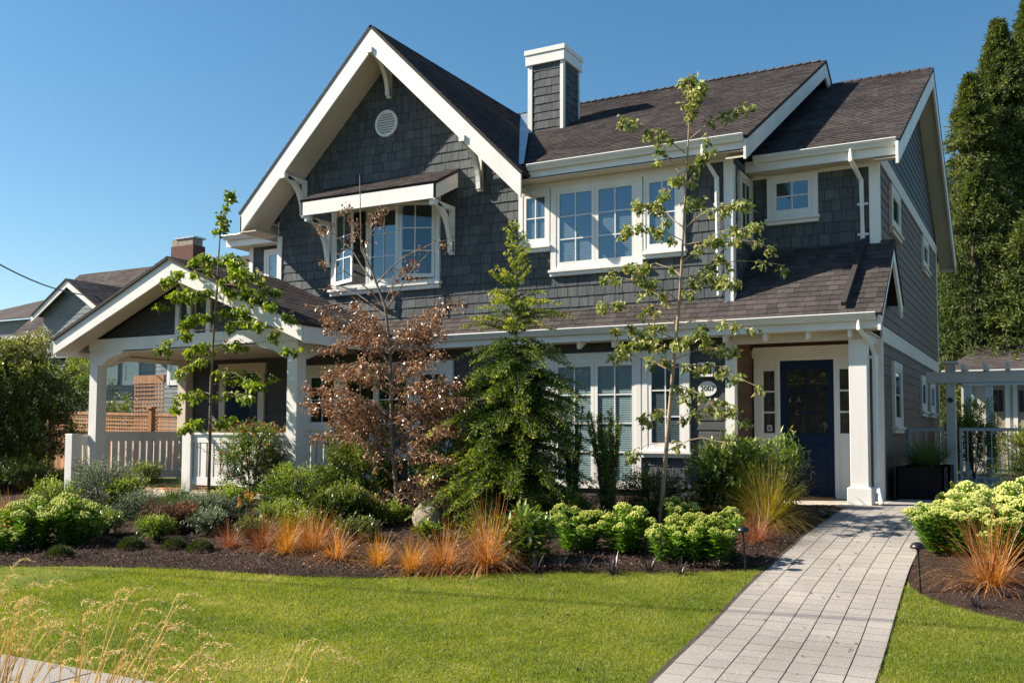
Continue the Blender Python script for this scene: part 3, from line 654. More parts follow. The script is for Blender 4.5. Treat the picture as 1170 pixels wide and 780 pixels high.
window(FM, -5.89, -5.16, 4.80, 6.13, 2, 2, csl=.04, csr=.11, blind=False, behind='blind_dim')
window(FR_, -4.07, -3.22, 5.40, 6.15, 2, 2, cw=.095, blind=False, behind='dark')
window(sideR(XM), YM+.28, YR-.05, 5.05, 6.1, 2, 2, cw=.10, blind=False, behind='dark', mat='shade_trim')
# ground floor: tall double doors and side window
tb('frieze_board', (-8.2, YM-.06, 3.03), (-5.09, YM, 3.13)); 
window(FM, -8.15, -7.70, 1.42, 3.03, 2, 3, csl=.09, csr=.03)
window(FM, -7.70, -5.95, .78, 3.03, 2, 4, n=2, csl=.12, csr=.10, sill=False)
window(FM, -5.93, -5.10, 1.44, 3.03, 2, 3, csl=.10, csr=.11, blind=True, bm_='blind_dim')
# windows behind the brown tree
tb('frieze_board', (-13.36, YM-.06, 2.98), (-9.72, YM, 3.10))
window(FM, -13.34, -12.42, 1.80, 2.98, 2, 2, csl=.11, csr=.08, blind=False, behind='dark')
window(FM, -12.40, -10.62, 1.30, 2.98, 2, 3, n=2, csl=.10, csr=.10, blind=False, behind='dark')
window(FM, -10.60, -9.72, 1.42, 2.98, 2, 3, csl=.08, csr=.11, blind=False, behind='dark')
window(front(17.3), -16.35, -15.5, 5.2, 6.1, 1, 1, blind=False, behind='blind')
# casement group with open sashes
def casement():
    u0, u1, z0, z1 = -12.68, -10.04, 4.62, 6.26
    m = MB(); D = .062
    fbox(FM, u0, u0+.10, 0, D, z0, z1, m); fbox(FM, u1-.10, u1, 0, D, z0, z1, m); fbox(FM, u0+.1, u1-.1, 0, D, z1-.09, z1, m); fbox(FM, u0+.1, u1-.1, 0, D, z0, z0+.07, m)
    a, b = u0+.1, u1-.1; wS = (b-a)/3
    for k in (1, 2): fbox(FM, a+wS*k-.035, a+wS*k+.035, 0, D-.004, z0+.07, z1-.09, m)
    fbox(FM, u0-.04, u1+.04, 0, D+.06, z0-.05, z0, m); fbox(FM, u0-.01, u1+.01, 0, D+.015, z0-.13, z0-.05, m)
    o = part('window', m, 'trim', bevel=.003)
    m = MB(); m.face([FM(a, .018, z0), FM(b, .018, z0), FM(b, .018, z1), FM(a, .018, z1)]); m.build('backing_panel', 'dark', o, fix=False)
    zz0, zz1 = z0+.07, z1-.09
    sash(FM, a+wS+.04, a+2*wS-.04, zz0, zz1, 2, 3, o, blind=False, behind=None)
    for (hu, ang, sg) in ((a+.01, R(24), 1), (b-.01, R(26), -1)):
        ca, sa = math.cos(ang), math.sin(ang)
        FF = lambda u, w, z, hu=hu, ca=ca, sa=sa, sg=sg: Vector((hu+sg*(u*ca-w*sa*1), YM-.05-(u*sa+w*ca), z))
        sash(FF, 0, wS-.05, zz0+.01, zz1-.01, 2, 3, o, blind=False, behind=None, w0=0)
casement()
# side wall windows
for (y0, y1, z0, z1, r_) in ((17.75, 18.95, 5.35, 6.12, 1), (22.75, 23.95, 5.42, 6.12, 1), (17.65, 18.75, 1.86, 3.0, 2), (21.95, 23.0, 2.22, 2.98, 1), (23.75, 24.85, 2.22, 2.98, 1)):
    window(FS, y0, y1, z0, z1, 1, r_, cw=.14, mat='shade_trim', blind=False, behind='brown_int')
# front door
m = MB(); D = .06
fbox(FR_, -4.36, -2.72, 0, D+.01, 3.02, 3.16, m); fbox(FR_, -4.33+.0, -2.72, 0, D+.05, 3.16, 3.20, m)
for a, b in ((-4.33, -4.19), (-3.96, -3.89), (-3.01, -2.94), (-2.75, -2.62)): fbox(FR_, a, b, 0, D, .68, 3.02, m)
for a, b in ((-4.19, -3.96), (-2.94, -2.75)): fbox(FR_, a, b, 0, .045, 2.82, 3.02, m); fbox(FR_, a, b, 0, .04, .68, 1.72, m); fbox(FR_, a+.03, b-.03, .04, .05, .80, 1.60, m)
fbox(FR_, -3.89, -3.01, 0, .05, 2.965, 3.02, m)
ds = part('door_surround', m, 'trim', bevel=.003)
for a, b in ((-4.19, -3.96), (-2.94, -2.75)): sash(FR_, a, b, 1.72, 2.82, 1, 3, ds, 'glass_dim', .02, .03, .022, 'trim', False, 'brown_int')
m = MB(); m.box((-3.90, YR-.10, .676), (-3.0, YR, .70)); m.build('threshold', 'black', ds)
m = MB(); a, b, c, e = -3.885, -3.015, .70, 2.965
fbox(FR_, a, a+.10, 0, .045, c, e, m); fbox(FR_, b-.10, b, 0, .045, c, e, m); fbox(FR_, a+.1, b-.1, 0, .045, c, c+.22, m); fbox(FR_, a+.1, b-.1, 0, .045, e-.16, e, m); fbox(FR_, a+.1, b-.1, 0, .045, 1.58, 1.74, m)
fbox(FR_, -3.49, -3.41, 0, .045, c+.22, 1.58, m); fbox(FR_, -3.464, -3.436, .02, .04, 1.74, e-.16, m)
for z in (2.09, 2.45): fbox(FR_, a+.1, b-.1, .02, .038, z-.013, z+.013, m)
for p0, p1 in ((a+.1, -3.49), (-3.41, b-.1)): fbox(FR_, p0, p1, 0, .025, c+.22, 1.58, m); fbox(FR_, p0+.04, p1-.04, .025, .036, c+.27, 1.53, m)
dr = part('front_door', m, 'door', bevel=.003)
m = MB(); m.face([FR_(a+.1, .03, 1.74), FR_(b-.1, .03, 1.74), FR_(b-.1, .03, e-.16), FR_(a+.1, .03, e-.16)]); m.build('pane', 'glass_dim', dr, fix=False)
m = MB(); m.face([FR_(a+.1, .0165, 1.74), FR_(b-.1, .0165, 1.74), FR_(b-.1, .0165, e-.16), FR_(a+.1, .0165, e-.16)]); m.build('backing_panel', 'dark', dr, fix=False)
m = MB(); m.tube([FR_(-3.83, .045, 1.60), FR_(-3.83, .10, 1.60), FR_(-3.83, .10, 1.32), FR_(-3.83, .045, 1.32)], .012, 8); m.blob(FR_(-3.83, .07, 1.70), .03, seg=10, rings=6); m.build('handle', 'brass', dr)
m = MB(); fbox(FR_, -4.11, -4.03, .05, .053, 1.78, 1.88, m); st = m.build('alarm_sticker', 'plaque', ds); 
m = MB(); fbox(FR_, -4.09, -4.05, .053, .055, 1.80, 1.86, m); m.build('alarm_sticker', 'nb_blue', ds)
# wall plate 20.. and lantern
m = MB(); n = 28; CXp, CZp = -4.80, 2.465
P = [(CXp+.155*math.cos(2*math.pi*k/n), YM-.02, CZp+.125*math.sin(2*math.pi*k/n)) for k in range(n)]; m.prism(P, (0, -.018, 0)); pl = part('number_plaque', m, 'plaque', bevel=.004)
fc = bpy.data.curves.new('numerals', 'FONT'); fc.body = '2007'; fc.size = .118; fc.align_x = 'CENTER'; fc.align_y = 'CENTER'; fc.extrude = .002
tmp = bpy.data.objects.new('tmp', fc); COL.objects.link(tmp); bpy.context.view_layer.update()
me = bpy.data.meshes.new_from_object(tmp.evaluated_get(bpy.context.evaluated_depsgraph_get())); bpy.data.objects.remove(tmp)
me.materials.clear(); me.materials.append(M['ink']); me.transform(Matrix.Translation((CXp, YM-.041, CZp)) @ Matrix.Rotation(R(90), 4, 'X'))
o = bpy.data.objects.new('numerals', me); COL.objects.link(o); o.parent = pl; o.matrix_parent_inverse = world_of(pl).inverted()
m = MB(); m.box((-4.93, YM-.13, 2.66), (-4.68, YM-.01, 2.70)); m.box((-4.93, YM-.13, 2.86), (-4.68, YM-.01, 2.89)); m.box((-4.93, YM-.02, 2.7), (-4.68, YM-.012, 2.86))
for x in (-4.93, -4.70): m.box((x, YM-.13, 2.7), (x+.02, YM-.11, 2.86))
ln = part('wall_lantern', m, 'plaque'); m = MB(); m.box((-4.90, YM-.11, 2.705), (-4.71, YM-.03, 2.855)); m.build('lantern_core', 'black', ln)

# left porch ---------------------------------------------------------
def tbp(name, a, b, mat='trim', par=None): mb = MB(); mb.box(a, b); return part(name, mb, mat, par, bevel=.005)
tbp('porch_deck', (-16.94, 12.95, .42), (-11.45, YM, FLZ), 'cedar'); tbp('porch_skirt', (-16.9, 12.93, .1), (-11.5, 12.95, .62), 'shade_trim')
for x in (-16.95, -11.69):
    p = tbp('porch_post', (x, 12.95, FLZ), (x+.235, 13.185, 3.34)); 
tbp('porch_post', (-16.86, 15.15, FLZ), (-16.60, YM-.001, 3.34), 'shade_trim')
tbp('porch_beam', (-16.97, 12.93, 3.34), (-11.43, 13.20, 3.585)); tbp('porch_beam', (-16.96, 13.2, 3.30), (-16.73, YM, 3.56), 'trim'); tbp('porch_beam', (-11.68, 13.2, 3.30), (-11.44, YM, 3.56), 'trim')
def brace(x, dirx, Y0=12.955, L1=.75, h=.28):
    mb = MB(); mb.prism([(x, Y0, 3.34), (x+dirx*L1, Y0, 3.34), (x+dirx*(L1*.88), Y0, 3.26), (x+dirx*(L1*.45), Y0, 3.20), (x+dirx*.10, Y0, 3.34-h), (x, Y0, 3.34-h)], (0, .22, 0)); part('beam_brace', mb, 'trim')
brace(-16.715, 1); brace(-11.69, -1); 
def brace_y(y, diry, x):
    mb = MB(); mb.prism([(x, y, 3.30), (x, y+diry*.6, 3.30), (x, y+diry*.5, 3.20), (x, y+diry*.08, 3.04), (x, y, 3.04)], (.2, 0, 0)); part('beam_brace', mb, 'trim')
brace_y(13.19, 1, -11.67); brace_y(13.19, 1, -16.94)
# porch gable infill and battens
mb = MB(); mb.prism([(-16.85, 13.08, 3.585), (-11.5, 13.08, 3.585), (XA, 13.08, 4.72)], (0, .1, 0)); inf = part('gable_infill', mb, 'under')
t = MB(); tabs(t, [(-16.85, 3.585), (-11.5, 3.585), (XA, 4.72)], front(13.08), .155, 1.8, 3.2, .012, .002); t.build('lap_siding', 'lap', inf, fix=False)
for x in (-14.55, -14.14, -13.73):
    mb = MB(); mb.box((x-.055, 13.02, 3.585), (x+.055, 13.078, 4.70-abs(x-XA)*sP)); mb.build('batten', 'trim', inf)
bracket(XA+.02, 4.70, .60, .85, Y=13.05)
# railings
def railing(name, p0, p1, ztop, zbot, nb, mat='trim', flat=True):
    a, b = Vector(p0), Vector(p1); d = (b-a); Ln = d.length; d.normalize(); n = Vector((-d.y, d.x, 0))
    Fr = lambda u, w, z: Vector((a.x+d.x*u+n.x*w, a.y+d.y*u+n.y*w, z))
    mb = MB(); mb.box((0, -.045, ztop-.045), (Ln, .045, ztop), F=Fr); mb.box((0, -.02, ztop-.19), (Ln, .02, ztop-.045), F=Fr); mb.box((0, -.02, zbot), (Ln, .02, zbot+.15), F=Fr)
    r = part(name, mb, mat)
    for k in range(nb):
        c = Ln*(k+.5)/nb; hw = Ln/nb*.5-.022; m2 = MB(); m2.box((c-hw, -.012, zbot+.15), (c+hw, .012, ztop-.19), F=Fr); m2.build('baluster', mat, r)
railing('railing', (-16.78, 13.19, 0), (-16.78, 15.15, 0), 1.73, .74, 11)
railing('railing', (-14.0, 13.0, 0), (-11.70, 13.0, 0), 1.72, .74, 13)
railing('railing', (-11.5, 13.19, 0), (-11.5, 15.3, 0), 1.72, .74, 12)
railing('railing', (-16.95, 12.70, 0), (-16.95, 12.94, 0), 1.66, .55, 2)
tbp('newel_post', (-14.24, 12.93, .42), (-14.01, 13.14, 1.84)); ny_ = on(92, 500, 0, -16.84).y; tbp('newel_post', (-17.05, ny_-.19, .35), (-16.84, ny_, 1.68))
for k in range(2): tbp('step', (-16.7, 12.95-.32*(k+1), .3), (-14.25, 12.95-.32*k, .56-.13*k), 'shade_trim')
# porch entrance door on the main wall
m = MB(); fbox(FM, -15.75, -15.58, 0, .06, FLZ, 2.98, m); fbox(FM, -14.62, -14.45, 0, .06, FLZ, 2.98, m); fbox(FM, -15.78, -14.42, 0, .07, 2.98, 3.20, m)
pd = part('porch_door_surround', m, 'shade_trim'); m = MB(); fbox(FM, -15.58, -14.62, 0, .03, FLZ, 2.98, m); d2 = part('porch_door', m, 'door')
m = MB(); fbox(FM, -15.40, -14.80, .03, .034, 1.6, 2.8, m); m.build('pane', 'glass_dim', d2)

# ================================================================== VEGETATION BUILDERS (local coordinates, base at origin)
rg = random.Random(11)
def rv(a=1.): 
    while True:
        v = Vector((rg.uniform(-1, 1), rg.uniform(-1, 1), rg.uniform(-1, 1)))
        if .05 < v.length < 1: return v.normalized()*a
def curve_pts(p0, d, L, n, droop=0., wob=0.):
    pts = [Vector(p0)]; d = Vector(d).normalized()
    for k in range(n):
        d = (d+Vector((0, 0, -droop/n))+rv(wob)).normalized(); pts.append(pts[-1]+d*(L/n))
    return pts
def sedge(h, n, spread, mat, seedv=0, width=.006, droop=1.6):
    mb = MB()
    for k in range(n):
        a = rg.uniform(0, 2*math.pi); t = rg.random()**.7; ln = h*rg.uniform(.6, 1.25)
        d = Vector((math.cos(a)*t*spread, math.sin(a)*t*spread, 1)).normalized()
        p = Vector((math.cos(a), math.sin(a), 0))*rg.uniform(0, .05)*(h/.4)
        pts = curve_pts(p, d, ln, 4, droop*t*rg.uniform(.3, 1.1), .16)
        sd = Vector((-math.sin(a+rg.uniform(-.6, .6)), math.cos(a), 0)); mb.ribbon(pts, width, sd, min(1, max(0, rg.gauss(.5, .22))))
    return mb.mesh('blades', mat)
def sedum(rad, h, nst, matl='sedleaf', math_='sedhead', hr=.062):
    nst = int(nst*.5)
    lf, hd = MB(), MB()
    for k in range(nst):
        a = rg.uniform(0, 2*math.pi); q = math.sqrt(rg.random()); bx = Vector((math.cos(a), math.sin(a), 0))*q*rad*.55
        tip = Vector((math.cos(a)*q*rad, math.sin(a)*q*rad, h*(1-.34*q*q)*rg.uniform(.80, 1.08)))
        pts = [bx+(tip-bx)*t+Vector((0, 0, .03*math.sin(t*3))) for t in (0, .33, .66, 1)]
        lf.tube(pts, .005, 4, .3)
        for j in range(26):
            t = .10+.87*j/26; p = bx+(tip-bx)*t; b = j*2.4+a
            lf.leaf(p, Vector((math.cos(b), math.sin(b), rg.uniform(.1, .6))), Vector((0, 0, 1)), rg.uniform(.06, .10), .045, rg.random()*(.4+.6*t), .3)
        rr = hr*rg.uniform(.75, 1.25)
        for j in range(46):
            b = rg.uniform(0, 6.283); s = math.sqrt(rg.random()); pz = rr*.6*(1-s*s)+rg.uniform(-.004, .006)
            hd.blob(tip+Vector((math.cos(b)*s*rr, math.sin(b)*s*rr, pz)), rr*.14, r=max(0, min(1, .35+.5*(1-s)+rg.uniform(-.35, .35))), seg=4, rings=3)
        for j in range(5):
            b = j*1.256; lf.leaf(tip-Vector((0, 0, rr*.3)), Vector((math.cos(b), math.sin(b), .35)), Vector((0, 0, 1)), rr*1.15, .025, .8, .2)
    return [('foliage', lf.mesh('foliage', matl)), ('flower_heads', hd.mesh('flower_heads', math_))]
DENS = 2.1
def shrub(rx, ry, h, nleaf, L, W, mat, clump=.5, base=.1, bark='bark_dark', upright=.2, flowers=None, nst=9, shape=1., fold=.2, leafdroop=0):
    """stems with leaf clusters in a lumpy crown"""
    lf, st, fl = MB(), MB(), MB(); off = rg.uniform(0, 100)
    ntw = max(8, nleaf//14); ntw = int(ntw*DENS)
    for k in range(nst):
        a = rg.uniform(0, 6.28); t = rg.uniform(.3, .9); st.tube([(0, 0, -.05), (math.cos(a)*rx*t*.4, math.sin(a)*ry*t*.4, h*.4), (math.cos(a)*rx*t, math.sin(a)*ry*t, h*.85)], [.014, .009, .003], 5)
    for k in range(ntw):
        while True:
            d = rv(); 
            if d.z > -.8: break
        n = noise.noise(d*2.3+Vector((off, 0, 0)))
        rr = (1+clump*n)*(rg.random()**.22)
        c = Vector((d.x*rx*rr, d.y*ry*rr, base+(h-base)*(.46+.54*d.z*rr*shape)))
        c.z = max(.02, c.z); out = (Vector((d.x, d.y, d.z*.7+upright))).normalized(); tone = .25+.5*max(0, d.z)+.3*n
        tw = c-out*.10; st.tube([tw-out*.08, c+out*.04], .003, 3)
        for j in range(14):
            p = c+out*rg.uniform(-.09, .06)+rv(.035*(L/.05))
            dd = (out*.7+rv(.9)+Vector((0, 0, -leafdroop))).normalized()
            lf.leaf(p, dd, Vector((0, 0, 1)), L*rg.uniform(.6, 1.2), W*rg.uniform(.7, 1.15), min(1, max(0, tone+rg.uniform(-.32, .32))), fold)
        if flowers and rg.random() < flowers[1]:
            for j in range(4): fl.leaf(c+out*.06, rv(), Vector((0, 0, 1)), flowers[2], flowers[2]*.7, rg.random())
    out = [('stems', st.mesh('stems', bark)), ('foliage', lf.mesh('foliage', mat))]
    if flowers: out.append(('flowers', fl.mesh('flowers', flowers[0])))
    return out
def mound(r, h, n, mat):
    mb = MB()
    for k in range(n):
        a = rg.uniform(0, 6.28); q = math.sqrt(rg.random()); p = Vector((math.cos(a)*q*r*.85, math.sin(a)*q*r*.85, h*.75*math.sqrt(max(0, 1-q*q))*rg.uniform(.5, 1)))
        d = Vector((math.cos(a)*q, math.sin(a)*q, .9)).normalized()+rv(.35)
        mb.leaf(p, d, rv(), rg.uniform(.04, .07), .007, rg.random(), .3)
    return [('foliage', mb.mesh('foliage', mat))]
def place(name, parts, loc, label, cat, group=None, rz=None, sc=1.):
    e = empty(name, loc, label, cat, group, rg.uniform(0, 6.28) if rz is None else rz, sc)
    for n, me in parts: child(n, me, e)
    return e
def placem(name, me, loc, label, cat, group=None, rz=None, sc=1.):
    o = bpy.data.objects.new(name, me); COL.objects.link(o); o.location = loc; o.rotation_euler[2] = rg.uniform(0, 6.28) if rz is None else rz
    o.scale = (sc, sc, sc) if not hasattr(sc, '__len__') else sc
    return tag(o, label, cat, group)
def base(u, v): p = gp(u, v, .05); return p-Vector((0, 0, .03))
def hgt(p, v):  # world height at point p of pixel row v
    c = Vector((CR.dot(p-Vector((0, 0, EYE))), CU.dot(p-Vector((0, 0, EYE))), CF.dot(p-Vector((0, 0, EYE)))))
    u = 585+FPX*c.x/c.z; return on(u, v, 1, p.y).z
# ------------------------------------------------------------------ traced trees
def tree_pts(pxs, y0, dys=None):
    return [on(u, v, 1, y0+(dys[i] if dys else 0)) for i, (u, v) in enumerate(pxs)]
def dog_cluster(lf, p, d, n, L, mat=None, spread=.09, rr=(0, 1)):
    for j in range(n):
        q = p+rv(spread)*rg.random(); dd = (Vector((0, 0, -.75))+rv(.75)+d*.35).normalized()
        lf.leaf(q, dd, rv(), L*rg.uniform(.6, 1.15), L*rg.uniform(.38, .62), min(1, max(0, rg.uniform(*rr))), rg.uniform(.2, .5))
def build_tree(name, label, cat, trunk, r0, r1, branches, mat_leaf, mat_bark, leaf_n, leaf_L, zbase, rr=(0, 1), spread=.09, berries=None, extra_twigs=2):
    """trunk: world points; branches: (t on trunk, end world point, density)"""
    e = empty(name, (trunk[0].x, trunk[0].y, zbase), label, cat)
    tk = MB(); tk.smooth = True; n = len(trunk); tk.tube(trunk, [r0+(r1-r0)*(i/(n-1)) for i in range(n)], 8); tk.build('trunk', mat_bark, e, fix=False)
    br, lf, be = MB(), MB(), MB()
    for (start, end, dens) in branches:
        d = end-start; Ln = d.length; nseg = 5; pts = []
        for k in range(nseg+1):
            t = k/nseg; p = start+d*t+Vector((0, 0, Ln*.10*math.sin(t*math.pi)))+rv(.02*Ln); pts.append(p if k else start)
        br.tube(pts, [max(.003, r0*.30*(1-t/nseg*.8)*min(1, Ln)) for t in range(nseg+1)], 5)
        for k in range(1, nseg+1):
            t = k/nseg
            for q in range(extra_twigs):
                side = (d.cross(Vector((0, 0, 1))).normalized()*rg.choice((-1, 1))+d.normalized()*.7+rv(.5)).normalized(); tl = rg.uniform(.06, .22)*(1-.3*t)*min(1, Ln*1.3)
                tw = curve_pts(pts[k], side, tl, 3, .5, .1); br.tube(tw, .0025, 3)
                if rg.random() < dens*(.35+.65*t): dog_cluster(lf, tw[-1], side, leaf_n, leaf_L, spread=spread, rr=rr)
            if rg.random() < dens*(.3+.7*t): dog_cluster(lf, pts[k], d.normalized(), leaf_n, leaf_L, spread=spread, rr=rr)
            if berries and rg.random() < berries[1]: be.blob(pts[k]+rv(.06), .016, r=rg.random(), seg=6, rings=4)
    br.build('branches', mat_bark, e, fix=False); lf.build('foliage', mat_leaf, e, fix=False)
    if berries and be.v: be.build('berries', berries[0], e, fix=False)
    return e
def bend(y0, lst):
    """(start px, end px, depth offset of end, density)"""
    return [(on(*a, 1, y0), on(*b, 1, y0+dy), dn) for a, b, dy, dn in lst]
# right dogwood
Y0 = 12.3
T = tree_pts([(754, 606), (759, 540), (765, 470), (771, 400), (776, 350), (779, 300), (782, 240), (786, 170), (789, 95)], Y0)
B = bend(Y0, [((789, 130), (789, 92), .05, 1), ((788, 150), (800, 100), -.1, .8), ((787, 160), (852, 122), .2, .75), ((783, 175), (716, 140), -.2, .8), ((783, 215), (745, 158), .2, .5), ((784, 215), (805, 178), 0, .6),
 ((783, 195), (752, 232), -.1, .7), ((784, 230), (800, 230), .3, .6), ((781, 260), (728, 235), .3, .8), ((781, 262), (850, 232), -.4, .9), ((780, 275), (720, 262), -.4, .8), ((780, 280), (880, 283), .2, .8),
 ((779, 300), (860, 258), -.5, .9), ((778, 315), (730, 305), .4, .8), ((778, 320), (890, 300), .5, .6), ((777, 325), (835, 322), -.3, .9), ((776, 345), (705, 308), -.3, .8), ((776, 350), (822, 296), .3, .9), ((775, 355), (700, 318), .3, .7),
 ((775, 370), (692, 348), -.2, .75), ((775, 372), (858, 378), -.3, .55), ((774, 375), (740, 385), .5, .5), ((772, 400), (715, 395), -.3, .75), ((772, 410), (835, 400), .3, .9), ((772, 405), (800, 382), -.5, .8), ((771, 415), (740, 420), .4, .6), ((771, 420), (860, 440), -.5, .7), ((770, 425), (705, 408), .3, .7),
 ((769, 440), (820, 470), -.4, .4), ((768, 455), (850, 480), -.2, .45), ((766, 470), (735, 478), .3, .35), ((764, 490), (810, 465), .4, .4), ((763, 505), (722, 520), -.4, .3), ((762, 515), (830, 505), -.3, .3), ((773, 388), (690, 380), .1, .6)])
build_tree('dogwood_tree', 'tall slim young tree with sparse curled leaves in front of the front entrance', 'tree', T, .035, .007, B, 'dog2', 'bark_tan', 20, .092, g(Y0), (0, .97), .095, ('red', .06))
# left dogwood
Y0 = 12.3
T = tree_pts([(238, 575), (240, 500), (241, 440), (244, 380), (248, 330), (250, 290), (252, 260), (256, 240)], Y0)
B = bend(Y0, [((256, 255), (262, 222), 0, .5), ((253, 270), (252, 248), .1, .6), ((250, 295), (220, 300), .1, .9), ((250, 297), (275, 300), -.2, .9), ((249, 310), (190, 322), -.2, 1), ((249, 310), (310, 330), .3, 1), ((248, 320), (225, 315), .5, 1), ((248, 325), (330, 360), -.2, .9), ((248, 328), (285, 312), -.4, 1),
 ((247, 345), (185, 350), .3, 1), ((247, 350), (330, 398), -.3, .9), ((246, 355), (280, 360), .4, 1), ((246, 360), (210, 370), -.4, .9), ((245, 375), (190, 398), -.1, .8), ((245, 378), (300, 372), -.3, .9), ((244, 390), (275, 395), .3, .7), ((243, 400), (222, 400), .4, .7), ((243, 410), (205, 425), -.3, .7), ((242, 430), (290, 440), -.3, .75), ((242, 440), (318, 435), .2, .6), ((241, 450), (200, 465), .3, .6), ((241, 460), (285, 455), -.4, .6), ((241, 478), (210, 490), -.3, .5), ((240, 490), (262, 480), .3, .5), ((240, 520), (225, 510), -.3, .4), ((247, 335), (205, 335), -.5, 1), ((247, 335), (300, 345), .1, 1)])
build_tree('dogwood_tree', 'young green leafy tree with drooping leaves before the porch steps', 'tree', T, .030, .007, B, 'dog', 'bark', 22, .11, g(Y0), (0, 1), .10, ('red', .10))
# brown tree
Y0 = 11.6
T = tree_pts([(463, 612), (460, 590), (453, 560), (449, 520), (447, 460), (446, 400), (440, 350), (425, 310), (413, 285), (412, 250), (411, 200)], Y0)
bl = []
for k in range(60):
    t = rg.uniform(0, 1); v0 = 585-t*190; u0 = float(np.interp(v0, [280, 350, 400, 460, 520, 560, 590], [413, 440, 446, 447, 449, 453, 460]))
    sg = rg.choice((-1, 1)); ex = rg.uniform(40, 104)*(1-.35*abs(t-.5)*2); bl.append(((u0, v0), (u0+sg*ex, v0-rg.uniform(5, 55)+25*(t < .15)), rg.uniform(-.8, .8), 1.0))
bl += [((443, 400), (520, 345), .1, 1), ((443, 395), (500, 360), -.3, 1), ((440, 355), (505, 280), .1, .22), ((430, 325), (515, 274), 0, .15), ((440, 360), (365, 330), .1, .3), ((438, 350), (370, 300), -.2, .25), ((425, 320), (372, 262), .1, .2), ((415, 290), (440, 240), .1, .3), ((420, 300), (395, 240), .1, .3), ((440, 345), (470, 300), .2, .4), ((443, 380), (350, 350), .2, .4), ((443, 390), (375, 375), -.2, .8)]
build_tree('dried_tree', 'young tree covered in dry brown leaves, bare twigs at its top', 'tree', T, .042, .005, bend(Y0, bl), 'brownleaf', 'bark', 13, .062, g(Y0), (0, 1), .12, None, 4)
# young conifer
def conifer(name, label, loc, h, rad, mat, nl=30, per=9, seedd=0, sparse_top=.62, nwid=.006, nlen=.020, light=.0, dens=1.):
    e = empty(name, loc, label, 'tree'); tk, nd = MB(), MB(); tk.tube([(0, 0, -.05), (.02, 0, h*.5), (0, .01, h*.97)], [.045, .022, .004], 7)
    for k in range(nl):
        t = (k+.5)/nl; z = h*(.03+.95*t**.92); rr = rad*(1-t)**.7; cnt = per if t < .5 else max(4, int(per*(1.15-t)))
        if t > .72: rr = rad*(.40*(1-t)/.28*.5+.07)
        for j in range(cnt):
            a = rg.uniform(0, 6.28); Ln = rr*rg.uniform(.5, 1.28)+.05; d = Vector((math.cos(a), math.sin(a), .30 if t < .58 else .85)); pts = curve_pts((0, 0, z), d, Ln, 5, .9 if t < .75 else .1, .04)
            tk.tube(pts, [.008, .006, .005, .004, .003, .002], 4, cap=False); nt_ = int(max(4, Ln/.055)*dens)
            for q in range(nt_):
                f = (q+1)/nt_; i = min(4, int(f*5)); p = pts[i].lerp(pts[i+1], f*5-i); ax = (pts[i+1]-pts[i]).normalized()
                if t > .58:
                    for w_ in range(9): nd.leaf(p+rv(.008), (ax*.5+rv(.9)), rv(), nlen*rg.uniform(.7, 1.1), nwid, min(1, max(0, .45+.5*f+rg.uniform(-.2, .25))), .2)
                    if rg.random() > .32 or t > .8: continue
                for sgn in (-1, 1):
                    sd = ax.cross(Vector((0, 0, 1))).normalized()*sgn; tl = (.05+.55*Ln*(1-f)*.45)*rg.uniform(.7, 1.2); tl = min(tl, .28)
                    dd = (sd*.8+ax*.8+Vector((0, 0, rg.uniform(-.35, .15)))).normalized(); m_ = max(2, int(tl/.018))
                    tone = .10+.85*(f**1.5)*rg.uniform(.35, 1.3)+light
                    for w_ in range(m_):
                        pp = p+dd*(tl*(w_/m_)); 
                        nd.leaf(pp, (dd*.55+rv(.75)), rv(), nlen*rg.uniform(.8, 1.5), nwid, min(1, max(0, tone*(.5+.8*w_/m_)+rg.uniform(-.12, .12))), .2)
    tk.build; child('trunk', tk.mesh('trunk', 'bark'), e); child('needles', nd.mesh('needles', mat), e); return e
p = base(588, 598); conifer('young_conifer', 'feathery green young conifer beside the brown-leaved tree', p, hgt(p, 255)-p.z, 1.36, 'fir', 44, 14, nlen=.046, nwid=.016)

# far trees behind the house on the right: tall redcedars
def big_tree(name, label, u, vtop, Y, rad, nspray, mat='cedarleaf', sl=.5, grp=None, low=0.):
    top = on(u, vtop, 1, Y); z0 = .65; h = top.z-z0; e = empty(name, (top.x, Y, z0), label, 'tree', grp)
    tk, nd = MB(), MB(); tk.tube([(0, 0, 0), (0, 0, h*.6), (0, 0, h*.97)], [.4, .2, .03], 8); off = rg.uniform(0, 50)
    nb = nspray//22
    for k in range(nb):
        t = rg.random()**1.25; z = low+(h-low)*(.02+.97*t); a = rg.uniform(0, 6.28)
        env = rad*((1-t)**1.0)*1.22*(1+.42*noise.noise(Vector((math.cos(a)*1.6+off, math.sin(a)*1.6, z*.33))))+.15
        Ln = env*(rg.random()**.35); d = Vector((math.cos(a), math.sin(a), 0)); 
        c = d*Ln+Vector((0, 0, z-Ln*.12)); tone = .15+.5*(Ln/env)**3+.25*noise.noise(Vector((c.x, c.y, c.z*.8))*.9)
        up = .35 if t > .8 else -.1
        for j in range(22):
            f = rg.uniform(.35, 1.0)**.6; p = Vector((0, 0, z))+d*Ln*f+Vector((0, 0, Ln*(up*f-.22*f*f)))+rv(.16+.10*Ln/4)*rg.random()
            dd = (d*.6+Vector((0, 0, rg.uniform(-1.0, .4) if t < .85 else rg.uniform(-.2, .9)))+rv(.75)).normalized()
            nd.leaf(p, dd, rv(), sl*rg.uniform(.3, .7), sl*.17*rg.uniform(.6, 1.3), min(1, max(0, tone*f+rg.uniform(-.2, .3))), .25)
    child('trunk', tk.mesh('trunk', 'bark_dark'), e); child('crown', nd.mesh('crown', mat), e); return e
